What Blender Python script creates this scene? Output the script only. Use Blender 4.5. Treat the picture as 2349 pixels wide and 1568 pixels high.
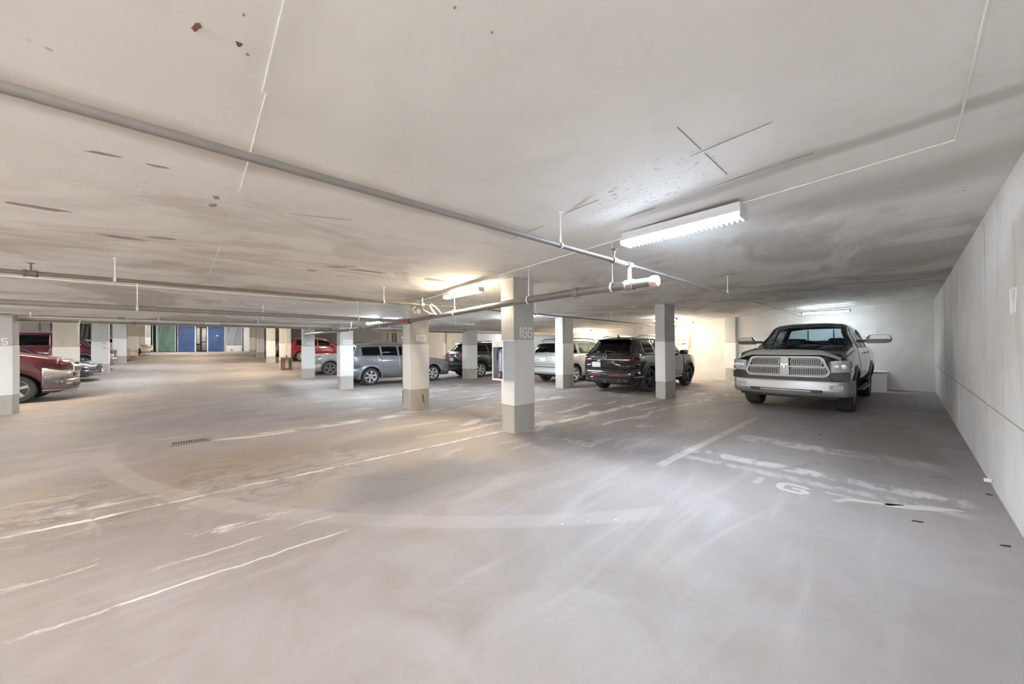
import bpy, bmesh, math, random
from mathutils import Vector, Matrix
from math import sin, cos, pi, radians, sqrt, atan2
random.seed(7)
SC = bpy.context.scene
COL = SC.collection
for o in list(bpy.data.objects): bpy.data.objects.remove(o)

# ------------------------------------------------------------------ camera / world / exposure
F_PX = 818.0
YAW = math.atan(906 / F_PX); PITCH = radians(.35); ROLL = radians(.45); EYE = 1.4
cam = bpy.data.cameras.new('camera'); camo = bpy.data.objects.new('camera', cam); COL.objects.link(camo)
cam.sensor_width = 36.0; cam.sensor_fit = 'HORIZONTAL'; cam.lens = 36.0 * F_PX / 2349.0
cam.clip_start = .05; cam.clip_end = 200
_fw = Vector((-sin(YAW) * cos(PITCH), cos(YAW) * cos(PITCH), sin(PITCH)))
_rt = Vector((cos(YAW), sin(YAW), 0)); _up = _rt.cross(_fw)
_R = _rt * cos(ROLL) - _up * sin(ROLL); _U = _rt * sin(ROLL) + _up * cos(ROLL)
camo.matrix_world = Matrix(((_R.x, _U.x, -_fw.x, 0), (_R.y, _U.y, -_fw.y, 0), (_R.z, _U.z, -_fw.z, EYE), (0, 0, 0, 1)))
cam.shift_y = ((797 - F_PX * math.tan(PITCH)) - 784) / 2349.0
SC.camera = camo
world = bpy.data.worlds.new('world'); SC.world = world; world.use_nodes = True
world.node_tree.nodes['Background'].inputs[0].default_value = (.8, .8, .8, 1)
world.node_tree.nodes['Background'].inputs[1].default_value = .02
SC.view_settings.view_transform = 'Standard'; SC.view_settings.look = 'None'
SC.view_settings.exposure = 2.1; SC.view_settings.gamma = 1.0
try: SC.view_settings.use_curve_mapping = False
except Exception: pass
TUBE = 75.0            # radiance of a fluorescent tube
COOL = (.78, .90, 1.0); WARM = (1.0, .83, .60); NEUT = (1.0, .95, .88)

# ------------------------------------------------------------------ levels of the garage
def lerp_tab(tab, x):
    if x <= tab[0][0]: return tab[0][1]
    for (a, b), (c, d) in zip(tab, tab[1:]):
        if x <= c: return b + (d - b) * (x - a) / (c - a)
    return tab[-1][1]
FLOOR = [(-62, 1.24), (-52, 1.2), (-46, 1.1), (-39.2, .95), (-32.4, .6), (-26.2, .30), (-20.5, .03), (-19, 0), (2, 0)]
def floor_z(x): return lerp_tab(FLOOR, x)
def ceil_z(x):
    if x > -13.8: return 2.72 + .0345 * (x - .55)
    return 2.45 + .054 * (-13.8 - x)

# ------------------------------------------------------------------ materials
MATS = {}
def nd(nt, t, **kw):
    n = nt.nodes.new(t)
    for k, v in kw.items(): setattr(n, k, v)
    return n
def mat(name, col, rough=.5, metal=0.0, var=0.0, scale=6.0, bump=0.0, coat=0.0, spec=None, emit=None, es=0.0):
    if name in MATS: return MATS[name]
    m = bpy.data.materials.new(name); m.use_nodes = True; nt = m.node_tree
    b = nt.nodes['Principled BSDF']
    b.inputs['Base Color'].default_value = (*col, 1); b.inputs['Roughness'].default_value = rough; b.inputs['Metallic'].default_value = metal
    if coat: b.inputs['Coat Weight'].default_value = coat; b.inputs['Coat Roughness'].default_value = .04
    if spec is not None: b.inputs['Specular IOR Level'].default_value = spec
    if emit: b.inputs['Emission Color'].default_value = (*emit, 1); b.inputs['Emission Strength'].default_value = es
    tc = nd(nt, 'ShaderNodeTexCoord'); no = nd(nt, 'ShaderNodeTexNoise'); no.inputs['Scale'].default_value = scale; no.inputs['Detail'].default_value = 5
    nt.links.new(tc.outputs['Object'], no.inputs['Vector'])
    if var:
        r = nd(nt, 'ShaderNodeMix', data_type='RGBA'); r.inputs[6].default_value = (*[c * (1 - var) for c in col], 1); r.inputs[7].default_value = (*[min(1, c * (1 + var)) for c in col], 1)
        nt.links.new(no.outputs['Fac'], r.inputs[0]); nt.links.new(r.outputs[2], b.inputs['Base Color'])
    if bump:
        bp = nd(nt, 'ShaderNodeBump'); bp.inputs['Strength'].default_value = bump; bp.inputs['Distance'].default_value = .01
        nt.links.new(no.outputs['Fac'], bp.inputs['Height']); nt.links.new(bp.outputs[0], b.inputs['Normal'])
    MATS[name] = m; return m
def glass(name, tint, refl=1.0):
    """thin pane: tinted transparency with a facing-dependent reflection"""
    if name in MATS: return MATS[name]
    m = bpy.data.materials.new(name); m.use_nodes = True; nt = m.node_tree; nt.nodes.clear()
    o = nd(nt, 'ShaderNodeOutputMaterial'); tr = nd(nt, 'ShaderNodeBsdfTransparent'); gl = nd(nt, 'ShaderNodeBsdfGlossy')
    lw = nd(nt, 'ShaderNodeLayerWeight'); lw.inputs[0].default_value = .5; pw = nd(nt, 'ShaderNodeMath', operation='POWER'); pw.inputs[1].default_value = 4.5
    ma = nd(nt, 'ShaderNodeMath', operation='MULTIPLY_ADD'); ma.inputs[1].default_value = .75 * refl; ma.inputs[2].default_value = .035 * refl; mx = nd(nt, 'ShaderNodeMixShader')
    tr.inputs[0].default_value = (*tint, 1); gl.inputs['Roughness'].default_value = .03
    nt.links.new(lw.outputs['Facing'], pw.inputs[0]); nt.links.new(pw.outputs[0], ma.inputs[0]); nt.links.new(ma.outputs[0], mx.inputs[0])
    nt.links.new(tr.outputs[0], mx.inputs[1]); nt.links.new(gl.outputs[0], mx.inputs[2]); nt.links.new(mx.outputs[0], o.inputs[0])
    MATS[name] = m; return m

class Nodes:
    """small helper to write shader maths"""
    def __init__(s, nt): s.nt = nt
    def m(s, op, a, b=None, c=None, clamp=False):
        n = nd(s.nt, 'ShaderNodeMath', operation=op); n.use_clamp = clamp
        for i, v in enumerate((a, b, c)):
            if v is None: continue
            if isinstance(v, (int, float)): n.inputs[i].default_value = v
            else: s.nt.links.new(v, n.inputs[i])
        return n.outputs[0]
    def noise(s, vec, scale, detail=4, stretch=None, rough=.5, dist=0):
        n = nd(s.nt, 'ShaderNodeTexNoise'); n.inputs['Scale'].default_value = scale; n.inputs['Detail'].default_value = detail
        n.inputs['Roughness'].default_value = rough; n.inputs['Distortion'].default_value = dist
        if stretch:
            mp = nd(s.nt, 'ShaderNodeMapping'); mp.inputs['Scale'].default_value = stretch[:3]
            if len(stretch) > 3: mp.inputs['Rotation'].default_value = (0, 0, stretch[3])
            s.nt.links.new(vec, mp.inputs[0]); vec = mp.outputs[0]
        s.nt.links.new(vec, n.inputs['Vector']); return n.outputs['Fac']
    def ramp(s, v, a, b): # smoothstep 0..1 between a and b
        n = nd(s.nt, 'ShaderNodeMapRange'); n.interpolation_type = 'SMOOTHSTEP'
        n.inputs['From Min'].default_value = a; n.inputs['From Max'].default_value = b
        s.nt.links.new(v, n.inputs['Value']); return n.outputs[0]
    def mix(s, f, a, b):
        n = nd(s.nt, 'ShaderNodeMix', data_type='RGBA')
        for i, v in ((0, f), (6, a), (7, b)):
            if isinstance(v, tuple): n.inputs[i].default_value = (*v, 1)
            elif isinstance(v, (int, float)): n.inputs[i].default_value = v
            else: s.nt.links.new(v, n.inputs[i])
        return n.outputs[2]

def floor_material():
    m = bpy.data.materials.new('floor_concrete'); m.use_nodes = True; nt = m.node_tree; N = Nodes(nt); b = nt.nodes['Principled BSDF']
    g = nd(nt, 'ShaderNodeNewGeometry'); P = g.outputs['Position']; sp = nd(nt, 'ShaderNodeSeparateXYZ'); nt.links.new(P, sp.inputs[0]); X, Y = sp.outputs[0], sp.outputs[1]
    big = N.noise(P, .35, 4, None, .6, .6); mid = N.noise(P, 1.6, 6, None, .6, .8); fine = N.noise(P, 30, 5)
    strY = N.noise(P, 1.0, 6, (3.2, .45, 1), .62, 1.2); strX = N.noise(P, 1.0, 5, (.5, 2.6, 1, .35), .6, 1.0)
    c = N.mix(N.ramp(big, .3, .7), (.245, .215, .21), (.345, .308, .302))
    c = N.mix(N.m('MULTIPLY', N.ramp(mid, .42, .72), .6), c, (.26, .21, .18))
    c = N.mix(N.m('MULTIPLY', N.ramp(strY, .48, .85), .4), c, (.50, .47, .47))
    c = N.mix(N.m('MULTIPLY', N.ramp(strX, .5, .9), .2), c, (.30, .26, .235))
    # brown dirt in the traffic lane past the first columns
    lane = N.m('MULTIPLY', N.ramp(N.noise(P, .8, 5, (1, .6, 1), .65, 1.5), .46, .66), N.ramp(N.m('MULTIPLY', X, -1.0), 2.2, 4.5))
    c = N.mix(N.m('MULTIPLY', lane, .5), c, (.36, .285, .21))
    wob = N.m('MULTIPLY', N.m('SUBTRACT', N.noise(P, 1.3, 4), .5), .16)
    wob2 = N.m('MULTIPLY', N.m('SUBTRACT', N.noise(P, 9, 3), .5), .05)
    Xw = N.m('ADD', N.m('ADD', X, wob), wob2); Yw = N.m('ADD', N.m('ADD', Y, wob), wob2)
    worn = N.ramp(N.noise(P, 5, 6, (1, .5, 1), .7), .40, .55)
    def line(A, B, a0, w, b0, b1, col, amt, soft=.02, wear=None):
        nonlocal c
        d = N.m('ABSOLUTE', N.m('SUBTRACT', A, a0)); k = N.ramp(d, w + soft, w)
        r = N.m('MULTIPLY', N.ramp(B, b0 - .15, b0 + .1), N.ramp(B, b1 + .15, b1 - .1))
        k = N.m('MULTIPLY', k, r)
        if wear is not None: k = N.m('MULTIPLY', k, wear)
        c = N.mix(N.m('MULTIPLY', k, amt), c, col)
    white = (.80, .765, .74)
    line(Xw, Y, -4.56, .016, -3.6, 4.1, white, .85, .02, worn)
    line(Xw, Y, -4.515, .005, -4.0, 4.1, (.22, .19, .17), .7, .01)
    line(Xw, Y, -4.9, .12, -3.0, .6, white, .55, .1, N.ramp(N.noise(P, 3, 6, (2, .5, 1), .7), .5, .62))
    line(Xw, Y, -3.6, .05, -.8, .6, white, .7, .05, N.ramp(N.noise(P, 3.4, 5, (2, .5, 1), .7), .5, .6))
    line(Xw, Y, -2.92, .007, -1.6, .85, white, .8, .012, worn)
    line(Xw, Y, -3.25, .006, -.2, .9, white, .4, .015, worn)
    line(X, Y, -1.97, .045, 4.15, 8.2, (.60, .56, .51), .6, .02, N.ramp(N.noise(P, 7, 5), .3, .45))
    line(Xw, Y, -4.4, .06, 4.5, 9.5, (.74, .70, .66), .7, .05, worn)
    line(Xw, Y, -7.9, .05, -8, 3.6, (.50, .47, .45), .3, .05, worn)
    line(Xw, Y, -13.4, .05, -8, 3.6, (.50, .47, .45), .3, .05, worn)
    line(Yw, X, 4.7, .03, -1.9, .3, (.66, .63, .60), .4, .08, worn)
    line(Yw, X, 5.05, .06, -2.0, .3, white, .5, .1, worn)
    line(Yw, X, 6.3, .12, -1.7, .2, white, .45, .12, worn)
    line(Xw, Y, -7.15, .10, .35, 3.3, white, .7, .08, N.ramp(N.noise(P, 4, 5, (2, .6, 1)), .42, .55))
    line(Xw, Y, -7.5, .015, .2, 2.4, (.3, .27, .25), .6, .02)
    # chalky white slurry around and behind the numbered columns
    sl = N.m('MULTIPLY', N.ramp(N.noise(P, 1.1, 7, (2.2, .6, 1), .62, 1.2), .52, .66), N.m('MULTIPLY', N.ramp(X, -13, -10.5), N.m('MULTIPLY', N.ramp(Y, 1.5, 4.5), N.ramp(X, -1.5, -4.5))))
    c = N.mix(N.m('MULTIPLY', sl, .6), c, (.80, .77, .75))
    dk = N.m('MULTIPLY', N.ramp(N.noise(P, .9, 6, (1.2, .8, 1), .66, 1.2), .60, .68), N.ramp(Y, 3.5, 6))
    c = N.mix(N.m('MULTIPLY', dk, .55), c, (.17, .145, .12))
    def patch(cx, cy, rx, ry, col, amt):
        nonlocal c
        dx = N.m('MULTIPLY', N.m('SUBTRACT', X, cx), 1 / rx); dy = N.m('MULTIPLY', N.m('SUBTRACT', Y, cy), 1 / ry)
        d = N.m('ADD', N.m('SQRT', N.m('ADD', N.m('MULTIPLY', dx, dx), N.m('MULTIPLY', dy, dy))), N.m('MULTIPLY', N.m('SUBTRACT', mid, .5), 1.4))
        c = N.mix(N.m('MULTIPLY', N.ramp(d, 1.1, .35), amt), c, col)
    # caked tyre dirt beside the chalky joint
    dx = N.m('MULTIPLY', N.m('SUBTRACT', X, -5.0), 1 / 1.3); dy = N.m('MULTIPLY', N.m('SUBTRACT', Y, .1), 1 / 2.2)
    dd = N.ramp(N.m('SQRT', N.m('ADD', N.m('MULTIPLY', dx, dx), N.m('MULTIPLY', dy, dy))), 1.0, .4)
    gr = N.noise(P, 2.2, 8, (1.6, .9, 1, .5), .68, 2.2)
    c = N.mix(N.m('MULTIPLY', N.m('MULTIPLY', dd, N.ramp(gr, .52, .60)), .65), c, (.17, .12, .085))
    c = N.mix(N.m('MULTIPLY', N.m('MULTIPLY', dd, N.ramp(gr, .44, .40)), .5), c, (.48, .44, .41))
    patch(-5.6, .3, 1.2, 1.5, (.24, .18, .135), .6); patch(-3.5, 1.9, .8, 1.1, (.15, .14, .145), .75); patch(-5.4, 2.2, .5, 1.2, (.17, .15, .14), .6)  # dark grey patches partly paint shadows into the floor; the brown one is a stain
    patch(-.2, 7.2, .8, 2.6, (.16, .135, .12), .65); patch(-2.4, 7.0, 1.6, 2.2, (.24, .20, .17), .35); patch(-3.4, 3.6, .7, .7, (.23, .21, .20), .45); patch(-6.3, 5.2, 1.1, 2.2, (.34, .26, .18), .4)
    patch(-18, -.5, 5, 3.4, (.36, .30, .23), .35); patch(-1.0, 1.2, .9, .9, (.47, .455, .45), .3); patch(.2, 2.6, .35, .8, (.26, .24, .24), .4)
    # curved tyre scrub marks swung by cars turning in the lane
    def arc(cx, cy, r, w, a, col, amt, ylo=-99, yhi=99, xlo=-99, xhi=99):
        nonlocal c
        dx = N.m('SUBTRACT', X, cx); dy = N.m('SUBTRACT', Y, cy)
        d = N.m('SQRT', N.m('ADD', N.m('MULTIPLY', dx, dx), N.m('MULTIPLY', dy, dy)))
        k = N.ramp(N.m('ABSOLUTE', N.m('SUBTRACT', d, r)), w, w * .55)
        k = N.m('MULTIPLY', k, N.m('MULTIPLY', N.ramp(Y, ylo, ylo + .4), N.ramp(Y, yhi, yhi - .4)))
        k = N.m('MULTIPLY', k, N.m('MULTIPLY', N.ramp(X, xlo, xlo + .4), N.ramp(X, xhi, xhi - .4)))
        c = N.mix(N.m('MULTIPLY', k, amt), c, col)
    for a in ARCS: arc(*a)
    c = N.mix(N.m('MULTIPLY', N.ramp(fine, .35, .7), .12), c, (.28, .26, .25))
    nt.links.new(c, b.inputs['Base Color'])
    rg = N.m('ADD', N.m('MULTIPLY', big, -.25), .78); nt.links.new(rg, b.inputs['Roughness'])
    bp = nd(nt, 'ShaderNodeBump'); bp.inputs['Strength'].default_value = .25; bp.inputs['Distance'].default_value = .01
    nt.links.new(mid, bp.inputs['Height']); nt.links.new(bp.outputs[0], b.inputs['Normal'])
    return m
ARCS = [(-8.32, 7.17, 8.10, .13, 0, (.50, .465, .45), .24, -1.1, 3.3, -8.5, -1.2), (3.5, 2.0, 6.6, .16, 0, (.30, .27, .27), .25, -4, 2.6, -9, 9)]

def ceiling_material():
    m = bpy.data.materials.new('ceiling_concrete'); m.use_nodes = True; nt = m.node_tree; N = Nodes(nt); b = nt.nodes['Principled BSDF']
    g = nd(nt, 'ShaderNodeNewGeometry'); P = g.outputs['Position']; sp = nd(nt, 'ShaderNodeSeparateXYZ'); nt.links.new(P, sp.inputs[0]); X, Y = sp.outputs[0], sp.outputs[1]
    big = N.noise(P, .4, 5, None, .6, .8); mid = N.noise(P, 2.2, 7, None, .65, .6)
    c = N.mix(N.ramp(big, .3, .7), (.81, .79, .75), (.90, .895, .87))
    c = N.mix(N.m('MULTIPLY', N.ramp(mid, .5, .8), .45), c, (.73, .70, .66))
    wob = N.m('MULTIPLY', N.m('SUBTRACT', N.noise(P, 1.2, 3), .5), .25)
    def band(A, B, a0, w, b0, b1, col, amt):   # soft-edged darker band along one axis
        nonlocal c
        d = N.m('ABSOLUTE', N.m('SUBTRACT', N.m('ADD', A, wob), a0)); k = N.ramp(d, w, w * .2)
        k = N.m('MULTIPLY', k, N.m('MULTIPLY', N.ramp(B, b0 - .4, b0 + .4), N.ramp(B, b1 + .4, b1 - .4)))
        c = N.mix(N.m('MULTIPLY', k, amt), c, col)
    band(X, Y, -2.75, .22, -3, 2.6, (.40, .34, .27), .6)
    band(Y, X, 3.15, .13, -1.6, .6, (.36, .33, .29), .5)
    band(Y, X, 4.3, .5, -1.2, .6, (.42, .385, .33), .5)
    # patches of darker, wet looking concrete towards the parking bays
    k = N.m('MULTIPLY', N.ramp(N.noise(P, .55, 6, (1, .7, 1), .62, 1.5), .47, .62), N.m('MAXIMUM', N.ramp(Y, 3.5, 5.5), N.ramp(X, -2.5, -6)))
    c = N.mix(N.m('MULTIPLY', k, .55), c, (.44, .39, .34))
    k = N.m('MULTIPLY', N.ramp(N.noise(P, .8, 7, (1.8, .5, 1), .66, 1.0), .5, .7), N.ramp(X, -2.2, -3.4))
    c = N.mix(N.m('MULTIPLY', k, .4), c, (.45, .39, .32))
    # small pock marks
    vo = nd(nt, 'ShaderNodeTexVoronoi'); vo.inputs['Scale'].default_value = 9; vo.inputs['Randomness'].default_value = 1
    mp = nd(nt, 'ShaderNodeMapping'); mp.inputs['Scale'].default_value = (1, 1, 1); nt.links.new(P, mp.inputs[0]); nt.links.new(mp.outputs[0], vo.inputs['Vector'])
    pk = N.m('MULTIPLY', N.ramp(vo.outputs['Distance'], .13, .07), N.ramp(N.noise(P, .9, 3), .60, .68))
    dX = N.m('SUBTRACT', X, -1.35); dY = N.m('SUBTRACT', Y, 2.75)
    loc = N.ramp(N.m('SQRT', N.m('ADD', N.m('MULTIPLY', dX, dX), N.m('MULTIPLY', N.m('MULTIPLY', dY, dY), 3))), 1.0, .35)
    pk = N.m('MAXIMUM', pk, N.m('MULTIPLY', N.ramp(N.noise(P, 16, 3, (1, 2.6, 1), .6, .8), .62, .66), loc))
    c = N.mix(N.m('MULTIPLY', pk, .6), c, (.2, .2, .2))
    nt.links.new(c, b.inputs['Base Color']); b.inputs['Roughness'].default_value = .8
    bp = nd(nt, 'ShaderNodeBump'); bp.inputs['Strength'].default_value = .3; bp.inputs['Distance'].default_value = .012
    nt.links.new(mid, bp.inputs['Height']); nt.links.new(bp.outputs[0], b.inputs['Normal'])
    return m

def concrete(name, c1, c2, stain, zs=3.0, amt=.5, vert=True):
    if name in MATS: return MATS[name]
    m = bpy.data.materials.new(name); m.use_nodes = True; nt = m.node_tree; N = Nodes(nt); b = nt.nodes['Principled BSDF']
    g = nd(nt, 'ShaderNodeNewGeometry'); P = g.outputs['Position']
    a = N.noise(P, .7, 6, None, .6, .5); s = N.noise(P, 1.0, 6, (zs, zs, .35) if vert else (1, 1, 1), .65, .5)
    c = N.mix(N.ramp(a, .3, .7), c1, c2); c = N.mix(N.m('MULTIPLY', N.ramp(s, .5, .75), amt), c, stain)
    fine = N.noise(P, 25, 5); c = N.mix(N.m('MULTIPLY', N.ramp(fine, .5, .8), .15), c, stain)
    nt.links.new(c, b.inputs['Base Color']); b.inputs['Roughness'].default_value = .8
    bp = nd(nt, 'ShaderNodeBump'); bp.inputs['Strength'].default_value = .3; bp.inputs['Distance'].default_value = .008
    nt.links.new(N.noise(P, 6, 6), bp.inputs['Height']); nt.links.new(bp.outputs[0], b.inputs['Normal'])
    MATS[name] = m; return m

# ------------------------------------------------------------------ mesh helpers
def add_box(bm, c, s, bev=0.0, rz=0.0, rot=None, seg=1):
    M = Matrix.Translation(Vector(c)) @ (rot.to_4x4() if rot else Matrix.Rotation(rz, 4, 'Z')) @ Matrix.Diagonal((*s, 1))
    r = bmesh.ops.create_cube(bm, size=1.0, matrix=M)
    if bev:
        es = list({e for v in r['verts'] for e in v.link_edges})
        bmesh.ops.bevel(bm, geom=es, offset=bev, segments=seg, affect='EDGES', profile=.5)
def add_cyl(bm, p0, p1, r, n=12, r2=None, cap=True):
    p0 = Vector(p0); p1 = Vector(p1); d = p1 - p0; L = d.length
    M = Matrix.Translation((p0 + p1) / 2) @ d.to_track_quat('Z', 'Y').to_matrix().to_4x4()
    bmesh.ops.create_cone(bm, cap_ends=cap, segments=n, radius1=r, radius2=r if r2 is None else r2, depth=L, matrix=M)
def add_tube(bm, pts, r, n=10):
    pts = [Vector(p) for p in pts]; rings = []
    up = Vector((0, 0, 1))
    for i, p in enumerate(pts):
        a = pts[max(0, i - 1)]; b = pts[min(len(pts) - 1, i + 1)]; t = (b - a).normalized()
        u = t.cross(up) if abs(t.dot(up)) < .95 else t.cross(Vector((1, 0, 0))); u.normalize(); v = t.cross(u)
        rr = r[i] if isinstance(r, (list, tuple)) else r
        rings.append([bm.verts.new(p + u * rr * cos(2 * pi * k / n) + v * rr * sin(2 * pi * k / n)) for k in range(n)])
    for A, B in zip(rings, rings[1:]):
        for k in range(n): bm.faces.new((A[k], A[(k + 1) % n], B[(k + 1) % n], B[k]))
    bm.faces.new(rings[0][::-1]); bm.faces.new(rings[-1])
def add_lathe(bm, prof, n=32, c=(0, 0, 0), axis='Y', closed=False):
    c = Vector(c); rings = []
    for (r, h) in prof:
        ring = []
        for k in range(n):
            a = 2 * pi * k / n
            v = Vector((r * cos(a), h, r * sin(a))) if axis == 'Y' else Vector((r * cos(a), r * sin(a), h))
            ring.append(bm.verts.new(c + v))
        rings.append(ring)
    pr = list(zip(rings, rings[1:])) + ([(rings[-1], rings[0])] if closed else [])
    for A, B in pr:
        for k in range(n): bm.faces.new((A[k], A[(k + 1) % n], B[(k + 1) % n], B[k]))
def add_prism(bm, poly, h0, h1, fn):
    """poly of (a,b); fn(a,b,h) -> xyz"""
    A = [bm.verts.new(fn(a, b, h0)) for a, b in poly]; B = [bm.verts.new(fn(a, b, h1)) for a, b in poly]
    n = len(poly)
    bm.faces.new(A[::-1]); bm.faces.new(B)
    for i in range(n): bm.faces.new((A[i], A[(i + 1) % n], B[(i + 1) % n], B[i]))
def obj(name, bm, m, parent=None, smooth=None, loc=None):
    bmesh.ops.recalc_face_normals(bm, faces=bm.faces)
    me = bpy.data.meshes.new(name); bm.to_mesh(me); bm.free()
    for x in (m if isinstance(m, (list, tuple)) else [m]): me.materials.append(x)
    if smooth is not None:
        me.polygons.foreach_set('use_smooth', [True] * len(me.polygons)); me.set_sharp_from_angle(angle=radians(smooth))
    o = bpy.data.objects.new(name, me); COL.objects.link(o)
    if parent is not None: o.parent = parent
    if loc is not None: o.location = loc
    return o
def tag(o, label=None, cat=None, group=None, kind=None):
    if label: o['label'] = label
    if cat: o['category'] = cat
    if group: o['group'] = group
    if kind: o['kind'] = kind
    return o
def thing(name, label, cat, loc=(0, 0, 0), rz=0.0, group=None):
    o = bpy.data.objects.new(name, None); COL.objects.link(o); o.empty_display_size = .2
    o.location = loc; o.rotation_euler = (0, 0, rz); return tag(o, label, cat, group)
B = bmesh.new

# ------------------------------------------------------------------ room shell
M_FLOOR = floor_material(); M_CEIL = ceiling_material()
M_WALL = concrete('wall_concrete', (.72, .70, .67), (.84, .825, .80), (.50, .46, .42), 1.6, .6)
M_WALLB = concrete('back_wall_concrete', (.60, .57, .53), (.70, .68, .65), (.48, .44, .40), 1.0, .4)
M_COL = concrete('column_concrete', (.46, .455, .43), (.56, .55, .525), (.38, .36, .33), 2.0, .5)
M_COLB = concrete('column_foot_concrete', (.44, .43, .395), (.53, .515, .47), (.35, .30, .235), 2.0, .6)
M_PAINT = mat('white_column_paint', (.80, .805, .80), .55, var=.04, scale=3)
M_STEN = mat('white_stencil_paint', (.86, .86, .85), .6, var=.05, scale=20)
M_SEAM = mat('seam_dark', (.30, .29, .28), .9)
M_SEAML = mat('seam_light', (.86, .85, .82), .8)
X0, X1, Y0, Y1 = -60.0, .55, -9.3, 16.2
XS = sorted(set([X1 + .3, X1] + [a for a, b in FLOOR if X0 <= a < X1] + [X0 - .3] + [-13.799, -13.801] + [-x for x in range(1, 60, 3)]))
def slab(name, zf, dz, m):
    bm = B(); rows = []
    ys = [Y0 - .3 + (Y1 - Y0 + .6) * i / 12 for i in range(13)]
    A = [[bm.verts.new((x, y, zf(x))) for y in ys] for x in XS]
    C = [[bm.verts.new((x, y, zf(x) + dz)) for y in ys] for x in XS]
    for G in (A, C):
        for i in range(len(XS) - 1):
            for j in range(12): bm.faces.new((G[i][j], G[i + 1][j], G[i + 1][j + 1], G[i][j + 1]))
    for i in range(len(XS) - 1):
        for j in (0, 12): bm.faces.new((A[i][j], A[i + 1][j], C[i + 1][j], C[i][j]))
    for j in range(12):
        for i in (0, len(XS) - 1): bm.faces.new((A[i][j], A[i][j + 1], C[i][j + 1], C[i][j]))
    return tag(obj(name, bm, m), kind='structure')
slab('floor', floor_z, -.3, M_FLOOR); slab('ceiling', ceil_z, .3, M_CEIL)
def wall_prism(name, xa, xb, ya, yb, m):
    bm = B(); xs = [x for x in XS if min(xa, xb) - 1e-6 <= x <= max(xa, xb) + 1e-6]
    xs = sorted(set([xa, xb] + xs))
    rows = [[bm.verts.new((x, y, z)) for (y, z) in ((ya, floor_z(x) - .02), (yb, floor_z(x) - .02), (yb, ceil_z(x) + .02), (ya, ceil_z(x) + .02))] for x in xs]
    for R0, R1 in zip(rows, rows[1:]):
        for k in range(4): bm.faces.new((R0[k], R0[(k + 1) % 4], R1[(k + 1) % 4], R1[k]))
    bm.faces.new(rows[0]); bm.faces.new(rows[-1][::-1])
    return tag(obj(name, bm, m), kind='structure')
wall_prism('wall_right', X1, X1 + .25, Y0 - .25, Y1 + .25, M_WALL)
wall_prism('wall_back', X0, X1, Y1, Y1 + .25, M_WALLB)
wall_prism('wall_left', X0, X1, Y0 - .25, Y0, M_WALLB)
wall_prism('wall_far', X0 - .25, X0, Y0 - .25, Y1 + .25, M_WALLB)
# form tie seams on the right wall
bm = B()
for y in (3.1, 6.1, 9.1, 12.1): add_box(bm, (X1 - .002, y, 1.35), (.006, .012, 2.6))
add_box(bm, (X1 - .002, 6.5, .78), (.006, 19, .012))
tag(obj('trim_1', bm, mat('wall_seam', (.48, .45, .42), .9)), kind='structure')
# dropped beam across the garage
M_BEAM = concrete('beam_concrete', (.74, .72, .67), (.82, .80, .76), (.62, .58, .53), 1.0, .4)
bm = B(); add_box(bm, (-13.8, (Y0 + Y1) / 2, 2.27), (.36, Y1 - Y0, .34), .01)
tag(obj('ceiling_beam', bm, M_BEAM), kind='structure')

# seams and scars in the ceiling
def cz(x, y, d=.002): return (x, y, ceil_z(x) - d)
bm = B()
for pts, w in (([(-.88, 2.1), (-.88, 2.45)], .012), ([(-.88, 2.52), (-.88, 2.95)], .014), ([(-.5, 2.46), (-1.25, 2.5)], .012), ([(-1.72, 2.54), (-2.35, 2.58)], .010),
               ([(-2.4, 2.6), (-3.3, 2.66)], .012), ([(-.4, 3.05), (-1.5, 3.1), (-2.0, 3.12)], .016), ([(-3.6, .6), (-3.4, 1.1)], .012), ([(-5.2, 1.0), (-5.05, 1.7)], .012), ([(-5.4, 1.5), (-5.5, 2.6)], .012), ([(-6.0, 9.3), (-3.0, 9.35)], .03), ([(-11.8, 4.5), (-11.8, 5.6)], .03)):
    for (a, b2), (c2, d2) in zip(pts, pts[1:]):
        L = math.hypot(c2 - a, d2 - b2); xm = (a + c2) / 2
        add_box(bm, cz(xm, (b2 + d2) / 2, .0), (L, w * .45, .006), rot=Matrix.Rotation(atan2(d2 - b2, c2 - a), 3, 'Z') @ Matrix.Rotation(0, 3, 'Y'))
tag(obj('trim_2', bm, M_SEAM), kind='structure')
def ribbon(bm, pts, w, d=.004, t=.004):
    """thin raised fin following the ceiling"""
    for (a, b2), (c2, d2) in zip(pts, pts[1:]):
        n = max(1, int(abs(c2 - a) / .8) + 1)
        dx, dy = c2 - a, d2 - b2; L = math.hypot(dx, dy); nx, ny = -dy / L * w / 2, dx / L * w / 2
        for i in range(n):
            s0, s1 = i / n, (i + 1) / n; P = []
            for s, sg in ((s0, 1), (s0, -1), (s1, -1), (s1, 1)):
                x, y = a + dx * s + nx * sg, b2 + dy * s + ny * sg; P.append((x, y, ceil_z(x)))
            lo = [bm.verts.new((x, y, z - t)) for x, y, z in P]; hi = [bm.verts.new((x, y, z + .002)) for x, y, z in P]
            bm.faces.new(lo)
            for k in range(4): bm.faces.new((lo[k], lo[(k + 1) % 4], hi[(k + 1) % 4], hi[k]))
bm = B()
ribbon(bm, [(-1.2, .25), (-2.05, .26)], .006); ribbon(bm, [(-2.05, .275), (-3.35, .28)], .006); ribbon(bm, [(-3.9, .27), (-4.1, .27)], .006); ribbon(bm, [(-5.0, .25), (-6.6, .2)], .008)
tag(obj('trim_3', bm, M_SEAML), kind='structure')
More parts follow.
